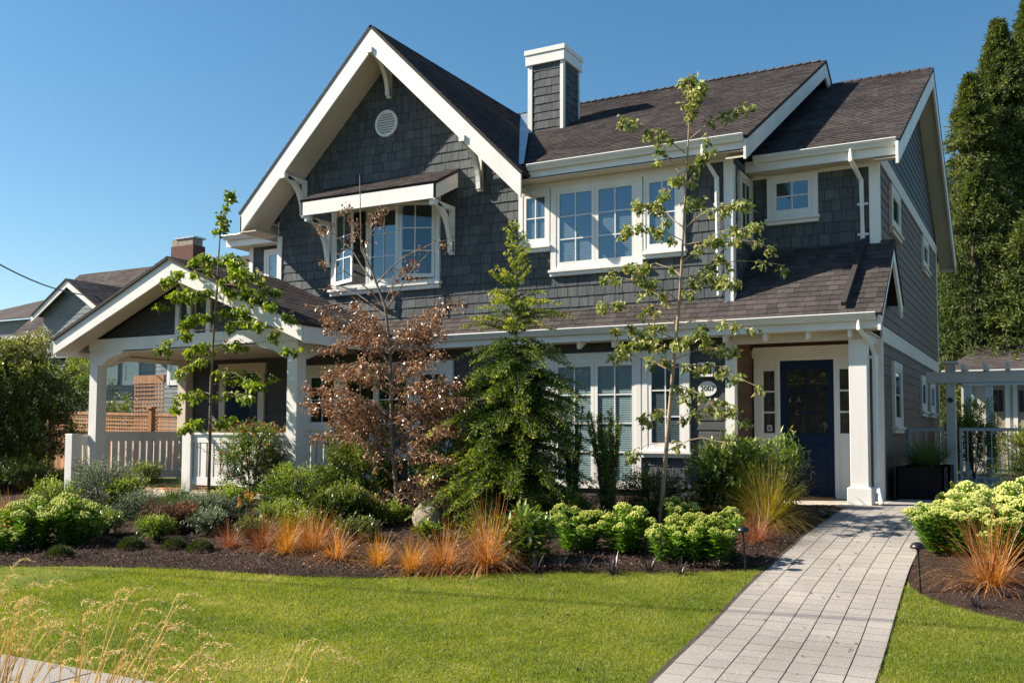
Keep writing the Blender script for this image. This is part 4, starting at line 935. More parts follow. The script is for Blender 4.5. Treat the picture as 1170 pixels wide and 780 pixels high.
big_tree('redcedar_tree', 'tall dense evergreen tree rising right behind the house', 1140, 22, 42, 4.6, 110000, sl=.34, grp='tall evergreens behind the house')
big_tree('redcedar_tree', 'tall evergreen tree cut by the right photo edge', 1176, -6, 44, 5.4, 90000, sl=.34, grp='tall evergreens behind the house')
big_tree('redcedar_tree', 'narrower evergreen tree close to the rear roof corner of the house', 1108, 85, 40, 3.9, 70000, sl=.34, grp='tall evergreens behind the house')
big_tree('leafy_tree', 'lower broad evergreen behind the coach house roof', 1112, 200, 37, 3.9, 44000, 'cedarleaf', .32)
big_tree('leafy_tree', 'dark bushy tree at the right edge behind the garage', 1180, 240, 36, 3.6, 14000, 'cedarleaf', .42)

# big hedge tree at far left
def bush(name, label, loc, rx, ry, h, n, L, W, mat, cat='shrub', grp=None, **k): return place(name, shrub(rx, ry, h, n, L, W, mat, **k), loc, label, cat, grp, 0)
p = on(15, 560, 1, 13.0); p.z = g(13)
e = empty('broadleaf_tree', (p.x-1.55, 13.2, g(13)), 'large dark glossy-leaved bushy tree at the left photo edge', 'tree')
for n, me in shrub(1.75, 1.8, 3.55, 36000, .09, .048, 'nbleaf', clump=.75, base=.0, nst=16): child({'stems': 'trunk', 'foliage': 'crown'}[n], me, e)
# low dark shrubs beneath it
bush('low_shrub', 'low dark green shrub under the big tree at the left edge', base(15, 560), 1.1, .6, .7, 4200, .05, .026, 'shrubd')
bush('low_shrub', 'dark shrub between the cedar fence and the stair railing', base(72, 556), .55, .45, .38, 2000, .05, .026, 'shrubd')

# ------------------------------------------------------------------ beds
def B_(name, label, u, v, vtop, rpx, n, L, W, mat, cat='shrub', ry=None, **k):
    p = base(u, v); h = hgt(p, vtop)-p.z; r = rpx*p.y/math.cos(YAW)/FPX*.98
    # distance along view ~ depth
    c = CF.dot(p-Vector((0, 0, EYE))); r = rpx*c/FPX
    return bush(name, label, p, r, ry or r, h, n, L, W, mat, cat, **k)
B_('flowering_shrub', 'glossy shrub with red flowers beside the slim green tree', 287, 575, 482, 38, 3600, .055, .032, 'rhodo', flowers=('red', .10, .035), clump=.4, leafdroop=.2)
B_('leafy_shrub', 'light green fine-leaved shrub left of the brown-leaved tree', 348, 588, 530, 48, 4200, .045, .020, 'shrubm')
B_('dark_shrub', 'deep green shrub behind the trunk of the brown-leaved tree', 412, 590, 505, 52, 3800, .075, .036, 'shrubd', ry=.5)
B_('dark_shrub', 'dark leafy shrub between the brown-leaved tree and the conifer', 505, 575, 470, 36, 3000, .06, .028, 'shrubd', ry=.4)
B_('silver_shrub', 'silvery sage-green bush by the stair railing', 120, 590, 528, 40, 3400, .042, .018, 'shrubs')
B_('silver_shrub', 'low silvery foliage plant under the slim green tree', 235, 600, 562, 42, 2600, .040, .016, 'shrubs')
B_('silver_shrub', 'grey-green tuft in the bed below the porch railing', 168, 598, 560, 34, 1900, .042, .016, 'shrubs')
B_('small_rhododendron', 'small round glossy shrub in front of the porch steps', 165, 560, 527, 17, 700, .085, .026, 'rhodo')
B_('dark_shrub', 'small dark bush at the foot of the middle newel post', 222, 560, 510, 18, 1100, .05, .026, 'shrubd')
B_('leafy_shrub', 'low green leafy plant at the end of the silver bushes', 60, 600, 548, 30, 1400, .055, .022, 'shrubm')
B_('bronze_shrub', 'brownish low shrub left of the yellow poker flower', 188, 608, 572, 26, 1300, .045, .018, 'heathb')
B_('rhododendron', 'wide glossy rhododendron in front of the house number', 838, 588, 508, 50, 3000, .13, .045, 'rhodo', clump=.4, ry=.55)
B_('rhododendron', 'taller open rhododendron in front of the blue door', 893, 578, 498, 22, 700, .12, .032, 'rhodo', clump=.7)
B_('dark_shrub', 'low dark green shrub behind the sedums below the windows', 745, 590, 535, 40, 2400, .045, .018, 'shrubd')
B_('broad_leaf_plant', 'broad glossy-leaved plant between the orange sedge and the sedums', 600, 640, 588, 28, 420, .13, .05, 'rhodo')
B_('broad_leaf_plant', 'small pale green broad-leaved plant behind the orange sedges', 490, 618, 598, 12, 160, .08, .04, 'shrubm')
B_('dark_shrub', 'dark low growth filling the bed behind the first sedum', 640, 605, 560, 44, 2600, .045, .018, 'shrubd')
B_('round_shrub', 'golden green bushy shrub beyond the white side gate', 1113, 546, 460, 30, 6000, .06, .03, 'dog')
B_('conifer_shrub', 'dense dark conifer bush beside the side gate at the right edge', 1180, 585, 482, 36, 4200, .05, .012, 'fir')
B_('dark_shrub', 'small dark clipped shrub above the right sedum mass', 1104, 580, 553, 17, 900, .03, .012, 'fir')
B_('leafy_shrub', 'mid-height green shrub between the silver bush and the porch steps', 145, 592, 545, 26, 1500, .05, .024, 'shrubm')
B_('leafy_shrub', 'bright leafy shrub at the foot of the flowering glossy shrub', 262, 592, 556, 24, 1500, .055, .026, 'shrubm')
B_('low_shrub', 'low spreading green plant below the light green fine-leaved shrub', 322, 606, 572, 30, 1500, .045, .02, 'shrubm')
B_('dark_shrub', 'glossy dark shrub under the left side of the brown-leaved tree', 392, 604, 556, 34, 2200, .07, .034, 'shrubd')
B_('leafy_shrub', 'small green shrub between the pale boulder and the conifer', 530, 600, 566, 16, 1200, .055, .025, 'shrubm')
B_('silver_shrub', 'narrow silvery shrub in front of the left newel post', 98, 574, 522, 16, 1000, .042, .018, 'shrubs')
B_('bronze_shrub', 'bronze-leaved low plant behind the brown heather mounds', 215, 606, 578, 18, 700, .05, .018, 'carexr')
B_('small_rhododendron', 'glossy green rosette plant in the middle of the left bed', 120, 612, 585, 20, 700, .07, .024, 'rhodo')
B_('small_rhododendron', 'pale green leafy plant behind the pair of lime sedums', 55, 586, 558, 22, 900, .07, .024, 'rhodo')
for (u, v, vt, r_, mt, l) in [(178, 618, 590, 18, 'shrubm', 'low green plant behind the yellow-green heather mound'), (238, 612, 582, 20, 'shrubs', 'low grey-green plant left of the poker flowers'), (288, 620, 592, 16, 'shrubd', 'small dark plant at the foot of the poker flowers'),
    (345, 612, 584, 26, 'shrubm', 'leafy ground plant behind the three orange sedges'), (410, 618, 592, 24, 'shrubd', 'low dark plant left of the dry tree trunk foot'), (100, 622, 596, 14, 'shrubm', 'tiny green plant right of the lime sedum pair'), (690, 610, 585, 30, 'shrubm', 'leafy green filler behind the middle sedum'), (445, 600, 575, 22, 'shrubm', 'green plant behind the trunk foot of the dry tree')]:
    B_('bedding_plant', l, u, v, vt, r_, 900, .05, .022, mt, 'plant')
# yews
def yew(label, u, v, vtop, w, n=7, mat='yew'):
    p = base(u, v); H_ = hgt(p, vtop)-p.z; nd, st = MB(), MB()
    for k in range(n):
        a = rg.uniform(0, 6.28); rr = w*rg.uniform(.2, 1); top = Vector((math.cos(a)*rr, math.sin(a)*rr, H_*rg.uniform(.72, 1.0))); pts = [Vector((math.cos(a)*rr*.3, math.sin(a)*rr*.3, 0)), top*.5+Vector((0, 0, .05)), top]
        st.tube(pts, [.014, .01, .004], 5)
        for q in range(110):
            t = rg.uniform(.05, 1); pp = pts[0].lerp(pts[1], t*2) if t < .5 else pts[1].lerp(pts[2], t*2-1); d = (rv()+Vector((0, 0, .9))).normalized(); ln = rg.uniform(.06, .16)*(1.15-.6*t)
            for j in range(11): nd.leaf(pp+d*ln*j/11, d*.4+rv(.8), rv(), rg.uniform(.02, .034), .009, min(1, max(0, .15+.55*(j/11)*(.4+t)+rg.uniform(-.1, .15))))
    return place('upright_yew', [('stems', st.mesh('stems', 'bark_dark')), ('needles', nd.mesh('needles', mat))], p, label, 'shrub')
yew('upright dark yew in front of the tall white glazed doors', 697, 600, 462, .40, 20)
yew('small upright yew right of the porch corner post', 388, 585, 468, .35, 12)
yew('upright yew half hidden behind the conifer right side', 655, 592, 462, .30, 10)
yew('slender dark evergreen beside the right porch post', 352, 565, 495, .10, 4)
SDL = [sedum(.28, .38, 50, 'sedleaf', 'sedhead', .066), sedum(.26, .40, 44, 'sedleaf', 'sedhead', .066)]
# sedums
SD = [sedum(.26, .36, 34), sedum(.30, .40, 44), sedum(.24, .34, 28)]
GS = 'green sedums with flat flower heads'
for i, (u, v, vt, l) in enumerate([(35, 624, 568, 'lime green sedum clump, larger of the pair at the left end of the bed'), (78, 622, 566, 'lime sedum clump touching its twin and the low green heather mound'), (4, 630, 600, 'green sedum clump cut off by the left photo edge'), (659, 628, 571, 'sedum clump nearest the conifer in the row below the windows'), (713, 630, 577, 'compact sedum clump second from the conifer'),
     (768, 640, 584, 'sedum clump directly under the slim tree with curled leaves'), (815, 640, 575, 'bushy sedum clump next to the left path lamp'), (792, 640, 588, 'low sedum clump squeezed between two bigger ones'), (775, 605, 562, 'shaded sedum clump behind the front sedum row'), (735, 590, 566, 'dim sedum clump furthest back near the purple flowers')]):
    p = base(u, v); s = (hgt(p, vt)-p.z)/.42; place('sedum_plant', SDL[i % 2] if i < 3 else SD[i % 3], p, l, 'sedum', GS, sc=(s*.95, s*.95, s))
SP = [sedum(.36, .44, 84, 'sedleaf', 'sedheadp', .06), sedum(.38, .44, 92, 'sedleaf', 'sedheadp', .06)]
GP = 'pale yellow sedums right of the path'
for i, (u, v, vt, l) in enumerate([(1095, 630, 572, 'pale yellow sedum bulging over the right edge of the path'), (1135, 622, 560, 'tall pale yellow sedum behind the right orange sedge'), (1170, 618, 555, 'pale yellow sedum cut by the right photo edge'), (1110, 600, 560, 'pale yellow sedum at the back near the dark clipped shrub'), (1150, 640, 585, 'pale yellow sedum right beside the orange sedge at the right edge')]):
    p = base(u, v); s = (hgt(p, vt)-p.z)/.42; place('sedum_plant', SP[i % 2], p, l, 'sedum', GP, sc=(s*1.05, s*1.05, s))
# sedges
SG = [sedge(.42, 620, 1.0, 'carex', width=.0036, droop=3.6), sedge(.44, 560, 1.4, 'carexy', width=.0036, droop=4.2), sedge(.40, 420, .65, 'carexy', width=.0034, droop=2.8), sedge(.40, 430, .9, 'carexr', width=.0036, droop=3.8), sedge(.42, 420, 1.1, 'carex', width=.0036, droop=4.0), sedge(.50, 700, 1.5, 'carex', width=.0038, droop=4.6)]
GO = 'orange sedges along the front of the bed'
for i, (u, v, vt, l, mi) in enumerate([(8, 606, 570, 'orange sedge at the far left edge of the photo', 1), (300, 628, 585, 'dull bronze sedge tuft in front of the small rock', 3), (327, 632, 592, 'yellow-orange sedge with narrow upright blades', 2), (357, 628, 588, 'bright orange sedge between the yellow-orange tuft and a smaller one', 0), (385, 638, 598, 'orange sedge left of the dry tree trunk', 4), (433, 645, 608, 'low loose orange sedge just left of the trunk foot of the dry tree', 2), (470, 652, 615, 'smallest golden orange sedge tuft near the lawn edge', 2),
     (507, 648, 592, 'orange sedge in front of the pale boulder', 4), (556, 646, 582, 'largest orange sedge, in front of the conifer', 0), (1132, 668, 605, 'big arching orange sedge in front of the pale sedums', 5), (262, 625, 592, 'thin reddish sedge tuft left of the poker flowers', 3)]):
    p = base(u, v); s = (hgt(p, vt)-p.z)/.33; s = max(.55, s*.88); placem('sedge_clump', SG[mi], p, l, 'ornamental grass', GO, sc=(s*rg.uniform(.85, 1.2), s*rg.uniform(.85, 1.2), s*rg.uniform(.9, 1.1)))
for (u, v, vt, l, mt, sp) in [(874, 600, 532, 'large golden sedge fountain beside the rhododendron', 'carexg', 1.15), (864, 618, 575, 'rusty orange sedge at the foot of the golden one', 'carexr', 1.6), (145, 575, 545, 'golden yellow grass tuft before the porch railing', 'carexg', .8), (228, 545+50, 565, 'green strappy poker foliage left of the slim green tree', 'greenstem', .8), (200, 600, 556, 'bright green strappy clump with a yellow flower', 'greenstem', .6), (25, 560, 540, 'dim orange grass behind the left sedums', 'carex', .8), (1165, 600, 575, 'blue-green grass tuft at the right photo edge', 'greenstem', .7)]:
    p = base(u, v); h = hgt(p, vt)-p.z; placem('grass_clump', sedge(h*1.12, 1700 if h > .5 else 460, sp, mt, width=.0052, droop=2.8), p, l, 'ornamental grass')
# poker flowers
def poker(label, u, v, vt):
    p = base(u, v); h = hgt(p, vt)-p.z; st, fl = MB(), MB(); st.tube([(0, 0, 0), (.01, 0, h*.9)], .006, 5)
    for k in range(60):
        t = rg.random(); a = rg.uniform(0, 6.28); fl.leaf(Vector((math.cos(a)*.012, math.sin(a)*.012, h*.86+t*.12)), Vector((math.cos(a), math.sin(a), -.6)), Vector((0, 0, 1)), .028*(1.1-t*.6), .010, t)
    place('poker_flower', [('stem', st.mesh('stem', 'greenstem')), ('flower_head', fl.mesh('flower_head', 'poker'))], p, label, 'flower', 'red poker flowers in the bed')
for a in [('leftmost, lowest red poker flower near the small rock', 273, 612, 572), ('tallest red poker flower in the trio by the small rock', 281, 608, 562), ('rightmost red poker flower of the trio by the small rock', 287, 610, 565), ('single yellow-red poker flower beside the upright yew', 734, 590, 540), ('yellow poker flower in front of the porch steps', 190, 600, 558)]: poker(*a)
# purple flowers
def spikes(name, label, u, v, vt, r, n, mat, cat='flower'):
    p = base(u, v); h = hgt(p, vt)-p.z; st, fl = MB(), MB()
    for k in range(n):
        q = rv(r); q.z = 0; t = q+Vector((rg.uniform(-.05, .05), rg.uniform(-.05, .05), h*rg.uniform(.7, 1))); st.tube([q, t], .003, 3)
        for j in range(14): fl.leaf(q.lerp(t, rg.uniform(.7, 1)), rv(), rv(), .022, .014, rg.random())
    place(name, [('stems', st.mesh('stems', 'greenstem')), ('flowers', fl.mesh('flowers', mat))], p, label, cat)
spikes('purple_flower_clump', 'loose purple flower spikes below the right ground floor window', 775, 592, 522, .32, 44, 'purple')
spikes('purple_flower_clump', 'faint purple flowers behind the pale boulder', 487, 572, 545, .25, 26, 'purple')
spikes('pink_flower_clump', 'crimson flowers spilling over the porch railing', 300, 560, 480, .35, 60, 'pink')
# porch planter of flowers
p = Vector((-12.9, 13.35, FLZ)); e = place('porch_flowers', shrub(.95, .25, 1.42-.2, 2400, .045, .02, 'dog2', flowers=('pink', .35, .04), base=.85), p, 'red and yellow-leaved flowering plants along the lit porch railing', 'flowers', None, 0)
mb = MB(); mb.prism([(-.9, -.16, 0), (.9, -.16, 0), (.9, .16, 0), (-.9, .16, 0)], (0, 0, .72)); child('flower_box', mb.mesh('flower_box', 'planter'), e)
# mounds
GM = 'heather mounds at the lawn edge'
for (u, v, r, mt, l) in [(68, 636, 16, 'heath', 'green heather mound under the two left sedums'), (150, 626, 16, 'heath', 'yellow-green heather mound standing alone between brown ones'), (115, 624, 14, 'heathb', 'reddish brown low heather mound'), (200, 626, 15, 'heath', 'dark green heather mound, left of the touching pair'), (229, 629, 16, 'heath', 'dark green heather mound, right of the touching pair'), (203, 610, 14, 'heathb', 'brown heather mound behind the dark green pair'), (258, 612, 14, 'heathb', 'faded brown heather mound behind the thin reddish sedge')]:
    p = base(u, v); c = CF.dot(p-Vector((0, 0, EYE))); rr = r*c/FPX; place('heather_mound', mound(rr, rr*1.15, 1500, mt), p, l, 'heather', GM)
MD = sedge(.13, 60, 1.3, 'mondo', width=.006, droop=2.2)
GK = 'dark mondo grass tufts along the bed front'
ml = ['behind the lawn edge below the broad-leaved plant', 'in front of the sedum nearest the conifer', 'halfway between the first two front sedums', 'in front of the second sedum', 'under the slim tree with curled leaves', 'in front of the bushiest sedum', 'left of the left path lamp', 'right of the left path lamp']
for i, (u, v) in enumerate([(612, 650), (640, 648), (668, 650), (700, 652), (742, 650), (778, 652), (818, 648), (838, 640)]):
    placem('mondo_grass', MD, base(u, v), 'small black grass tuft '+ml[i], 'ornamental grass', GK, sc=rg.uniform(1.3, 1.9))
for (u, v, l) in [(925, 590, 'black spiky tuft where the bed meets the entry paving'), (945, 588, 'tiny black tuft at the tip of the bed by the path'), (1115, 690, 'grey-black tuft at the foot of the big right sedge'), (1150, 680, 'dark tuft between the right sedge and the photo edge')]:
    placem('mondo_grass', MD, base(u, v), l, 'ornamental grass', GK, sc=1.3)
# rocks
def rock(label, u, v, w, hpx):
    p = base(u, v); c = CF.dot(p); rx = w*c/FPX/2; h = hpx*c/FPX; bm = bmesh.new(); bmesh.ops.create_icosphere(bm, subdivisions=4, radius=1)
    for q in bm.verts:
        n = noise.noise(q.co*1.3+Vector((u, 0, 0)))*.22+noise.noise(q.co*4+Vector((u, 0, 0)))*.05; q.co = Vector((q.co.x*rx*(1+n), q.co.y*rx*.8*(1+n), q.co.z*h*.62*(1+n)+h*.38))
    me = bpy.data.meshes.new('boulder'); bm.to_mesh(me); bm.free(); me.polygons.foreach_set('use_smooth', [True]*len(me.polygons)); me.materials.append(M['rock'])
    placem('boulder', me, p, label, 'rock', rz=0)
rock('pale rounded boulder behind the orange sedges', 489, 602, 36, 33); rock('small pale rock behind the bronze sedge', 300, 607, 15, 22)
# path lamps
def lamp(label, u, v, lean):
    p = gp(u, v, .02); e = empty('path_lamp', p, label, 'path lamp', 'black path lamps'); mb = MB(); mb.tube([(0, 0, -.03), (lean, 0, .42)], .011, 8); child('stake', mb.mesh('stake', 'black'), e)
    mb = MB(); mb.smooth = True; seg = 20
    prof = [(0, .475), (.025, .472), (.05, .458), (.066, .436), (.070, .418), (.062, .414), (.02, .425), (0, .425)]
    for (r_, z) in prof:
        for k in range(seg): a = 2*math.pi*k/seg; mb.v.append((lean+r_*math.cos(a), r_*math.sin(a), z))
    for j in range(len(prof)-1):
        for k in range(seg): k2 = (k+1) % seg; mb.f.append((j*seg+k, j*seg+k2, (j+1)*seg+k2, (j+1)*seg+k)); mb.r.append(.5)
    child('lamp_hood', mb.mesh('lamp_hood', 'black'), e)
    mb = MB(); mb.tube([(lean, 0, .40), (lean, 0, .43)], .02, 10); child('collar', mb.mesh('collar', 'black'), e)
lamp('black mushroom path lamp left of the path beside the rusty sedge', 852, 652, -.025); lamp('black mushroom path lamp on the right edge of the path', 1052, 677, -.02)

# ------------------------------------------------------------------ ground cover stuff
nr = np.random.default_rng(5)
def scatter_tris(name, pts, h, wd, mat, lean=.35, rndf=None):
    n = len(pts); a = nr.uniform(0, 2*np.pi, n); hh = h*nr.uniform(.5, 1.3, n); lx = nr.normal(0, lean, n)*hh; ly = nr.normal(0, lean, n)*hh
    v = np.zeros((n, 3, 3)); dx = np.cos(a)*wd/2; dy = np.sin(a)*wd/2
    v[:, 0] = pts+np.stack([dx, dy, 0*dx], 1); v[:, 1] = pts-np.stack([dx, dy, 0*dx], 1); v[:, 2] = pts+np.stack([lx, ly, hh], 1)
    me = bpy.data.meshes.new(name); me.vertices.add(n*3); me.vertices.foreach_set('co', v.reshape(-1)); me.loops.add(n*3); me.loops.foreach_set('vertex_index', np.arange(n*3)); me.polygons.add(n); me.polygons.foreach_set('loop_start', np.arange(n)*3); me.polygons.foreach_set('loop_total', np.full(n, 3)); me.update()
    at = me.attributes.new('rnd', 'FLOAT', 'FACE'); r = nr.random(n) if rndf is None else rndf; at.data.foreach_set('value', r.astype(np.float32)); me.materials.append(M[mat]); me.validate()
    o = bpy.data.objects.new(name, me); COL.objects.link(o); o['kind'] = 'stuff'; return o
bfx = np.array([p[0] for p in bf[:14]]); bfy = np.array([p[1] for p in bf[:14]])
def lawnpts(n, x0, x1, y0, y1):
    x = nr.uniform(x0, x1, n); y = nr.uniform(y0, y1, n); ys = np.linspace(4.9, 15, 60); lx = np.interp(y, ys, [smooth_x(PL, q) for q in ys]); rx = np.interp(y, ys, [smooth_x(PR, q) for q in ys])
    be = np.interp(x, bfx, bfy); left = (x < lx-.035) & (y < be+.02); rbe = np.interp(x, [p[0] for p in rf[5:]], [p[1] for p in rf[5:]]); right = (x > rx-.01) & (y < rbe+.02)
    k = left | right; x, y = x[k], y[k]; z = np.interp(y, PX, PZ)+.012; return np.stack([x, y, z], 1)
P = np.concatenate([lawnpts(330000, -9.5, 1.5, 4.73, 10.4), lawnpts(60000, -22, -9.5, 4.73, 8.4)])
nz = np.array([noise.noise(Vector((a*.7, b*1.2, 0)))*1.1+.6*noise.noise(Vector((a*4, b*4, 5)))+1.6*max(0, noise.noise(Vector((a*2.2, b*3.1, 17)))-.33) for a, b in P[:, :2]])
scatter_tris('lawn_grass', P, .027, .0055, 'grassblade', .45, np.clip(.42+.42*nz+nr.normal(0, .16, len(P)), 0, 1))
# mulch chips and litter on the beds
def bedpts(n, x0, x1):
    out = []
    for _ in range(n):
        x = rg.uniform(x0, x1); y0 = float(np.interp(x, bfx, bfy)); y = y0+.02+(rg.random()**1.5)*3.5
        if x > smooth_x(PL, min(15, y))-.03 or y > 14.6: continue
        out.append((x, y, g(y)+.07))
    return out
mb = MB()
for (x, y, z) in bedpts(30000, -13, -2.6):
    z += .035*noise.noise(Vector((x*1.7, y*1.7, 0))); mb.leaf(Vector((x, y, z+rg.uniform(-.02, .012))), Vector((rg.uniform(-1, 1), rg.uniform(-1, 1), rg.uniform(-.3, .5))), Vector((0, 0, 1)), (rg.uniform(.012, .045) if rg.random() < .92 else rg.uniform(.05, .09)), rg.uniform(.006, .024), rg.random()**1.6, .3)
for _ in range(5000):
    y = rg.uniform(9, 13.5); x = smooth_x(PR, y)+.02+rg.random()*3; yb = float(np.interp(x, [p[0] for p in rf[5:]], [p[1] for p in rf[5:]]))
    if y < yb: continue
    mb.leaf(Vector((x, y, g(y)+.06+rg.uniform(-.02, .02))), Vector((rg.uniform(-1, 1), rg.uniform(-1, 1), rg.uniform(-.3, .5))), Vector((0, 0, 1)), rg.uniform(.012, .04), rg.uniform(.006, .02), rg.random()**1.6, .3)
tag(mb.build('bark_mulch', 'chips', fix=False), kind='stuff')
mb = MB()
for _ in range(420):
    a = rg.gauss(0, 1); p = gp(463+a*70, 628+rg.uniform(-18, 24), .085); mb.leaf(p, Vector((rg.uniform(-1, 1), rg.uniform(-1, 1), .2)), Vector((0, 0, 1)), .04, .022, rg.random(), .4)
tag(mb.build('fallen_leaves', 'brownleaf', fix=False), kind='stuff')
# foreground dry grasses
def dry_grass(label, x, y, n, hm, leanx, spread, blades, nb):
    e = empty('dry_grass_clump', (x, y, 0), label, 'ornamental grass', 'dry grasses along the sidewalk'); st, hd, bl = MB(), MB(), MB()
    for k in range(n):
        b = Vector((rg.uniform(-.12, .12), rg.uniform(-.1, .1), 0)); h = hm*rg.uniform(.65, 1.05); d = Vector((leanx+rg.uniform(-spread, spread), rg.uniform(-.2, .2), 1)); pts = curve_pts(b, d, h, 8, .55*rg.uniform(.2, 1.4), .03); st.tube(pts, [.0028]*6+[.0022, .0016, .0013], 4, r=rg.random(), cap=False)
        tip = pts[-1]; dd = (pts[-1]-pts[-2]).normalized(); L_ = rg.uniform(.07, .15)
        q = pts[-1]-dd*L_*.5; dirp = dd
        for j in range(44):
            t = j/44; dirp = (dirp+Vector((.03, 0, -.035))).normalized(); q = q+dirp*(L_*1.5/44)
            hd.leaf(q+rv(.005), (dirp+rv(.6)).normalized(), rv(), .019*(1.2-t*.6), .0045, rg.random())
    if blades:
        for k in range(nb):
            a = rg.uniform(0, 6.28); d = Vector((math.cos(a)*.9+.3, math.sin(a)*.9, 1)); pts = curve_pts(Vector((rg.uniform(-.1, .1), rg.uniform(-.08, .08), 0)), d, rg.uniform(.4, .8), 6, 1.7, .05); bl.ribbon(pts, .007, Vector((-math.sin(a), math.cos(a), 0)), rg.random())
        child('blades', bl.mesh('blades', blades), e)
    child('stalks', st.mesh('stalks', 'straw'), e); child('seed_heads', hd.mesh('seed_heads', 'straw'), e)
Fg = 3.55
def fx(u, y): return on(u, 700, 1, y).x
dry_grass('dry straw grass clump at the lower left corner', fx(-25, 3.0), 3.0, 60, 1.05, .22, .22, 'straw', 60)
dry_grass('straw grass clump with yellow-green blades over the sidewalk', fx(85, 3.0), 3.0, 50, 1.05, .36, .24, 'yellowblade', 260)
dry_grass('straw grass clump with short curled seed heads, second from the right', fx(165, 3.1), 3.1, 34, .86, .42, .22, 'yellowblade', 90)
dry_grass('sparse straw grass stalks, rightmost of the foreground clumps', fx(300, 3.1), 3.1, 13, .90, .30, .16, 'straw', 12)

# ================================================================== BACKGROUND STRUCTURES AND SIDE YARD
# neighbour house left
def P_(u, v, Y): return on(u, v, 1, Y)
nY = 27.0
eN = empty('neighbour_house', (P_(150, 470, nY).x, nY, .6), 'pale blue neighbouring house with brown roof seen beyond the left porch', 'house')
x0, x1 = P_(30, 400, nY).x, P_(330, 400, nY).x
ez = P_(180, 372, nY).z
mb = MB(); mb.box((x0, nY, 0), (x1, nY+9, ez)); wn = mb.build('wall', 'under', eN)
t = MB(); tabs(t, rect(x0, x1, 0, ez), front(nY), .18, 2, 4, .012, .002); t.build('lap_siding', 'nb_blue', wn, fix=False)
rz = P_(91, 314, nY+4.5); rz2 = P_(330, 290, nY+4.5)
ru, rd = rz.x, rz.z; sN = (rd-ez+.1)/(4.5+.5); F = slope_frame('y', nY-.5, ez-.1, sN); LN = L(5.0, sN)
dk = MB(); Pn = [F(x0-.4, 0, 0), F(x1, 0, 0), F(x1, 0, LN), F(ru, 0, LN)]; dk.prism(Pn, (0, 0, -.06)); dkn = dk.build('roof', 'roofedge', eN)
t = MB(); tabs(t, [(x0-.4, 0), (x1, 0), (x1, LN), (ru, LN)], F, .17, .2, .4, .01, .002); t.build('shingle_courses', 'roof_dark', dkn, fix=False)
mb = MB(); mb.prism([F(x0-.4, 0, 0), F(ru, 0, LN), Vector((x0-.4, nY+9.5, ez-.1))], (0, 0, -.05)); mb.build('roof', 'roof_dark', eN)
mb = MB(); mb.box((x0-.4, nY-.55, ez-.28), (x1, nY-.48, ez-.08)); mb.build('fascia', 'trim', eN)
# gabled dormer
dY = nY-1.2; ap = P_(76, 319, dY); lf_ = P_(36, 362, dY); rt = P_(114, 352, dY); hw = (rt.x-ap.x); sd_ = (ap.z-rt.z)/hw
mb = MB(); mb.prism([(ap.x-hw*.9, dY+.35, ez-1.2), (ap.x+hw*.9, dY+.35, ez-1.2), (ap.x+hw*.9, dY+.35, ap.z-hw*.9*sd_-.05), (ap.x, dY+.35, ap.z-.1), (ap.x-hw*.9, dY+.35, ap.z-hw*.9*sd_-.05)], (0, 3, 0)); dw = mb.build('dormer_wall', 'under', eN)
t = MB(); tabs(t, [(ap.x-hw*.9, ez-1.2), (ap.x+hw*.9, ez-1.2), (ap.x+hw*.9, ap.z-hw*.9*sd_-.05), (ap.x, ap.z-.1), (ap.x-hw*.9, ap.z-hw*.9*sd_-.05)], front(dY+.35), .18, 2, 4, .012, .002); t.build('lap_siding', 'nb_blue', dw, fix=False)
t = MB(); vx = ap.x+.12; vz = ap.z-1.0; pts = [(vx+.33*math.cos(a), dY+.33, vz+.40*math.sin(a)) for a in [math.pi*k/12 for k in range(13)]]; t.prism(pts, (0, .015, 0)); t.build('vent', 'nb_blue', dw)
for sg in (1, -1):
    mb = MB(); e1 = Vector((ap.x+sg*hw*1.06, dY, ap.z-hw*1.06*sd_)); mb.prism([(ap.x, dY, ap.z), e1, e1-Vector((0, 0, .26)), (ap.x, dY, ap.z-.32)], (0, .06, 0)); mb.build('rake_board', 'trim', eN)
    F2 = slope_frame('x', ap.x+sg*hw*1.06, ap.z-hw*1.06*sd_+.03, sd_, -sg); Ld = L(hw*1.06, sd_); mb = MB(); mb.prism([F2(dY-.05, 0, 0), F2(dY+5, 0, 0), F2(dY+5, 0, Ld), F2(dY-.05, 0, Ld)], F2(0, -.05, 0)-F2(0, 0, 0)); dd = mb.build('dormer_roof', 'roofedge', eN)
    t = MB(); tabs(t, [(dY-.05, 0), (dY+5, 0), (dY+5, Ld), (dY-.05, Ld)], F2, .17, .2, .4, .01, .002); t.build('shingle_courses', 'roof_dark', dd, fix=False)
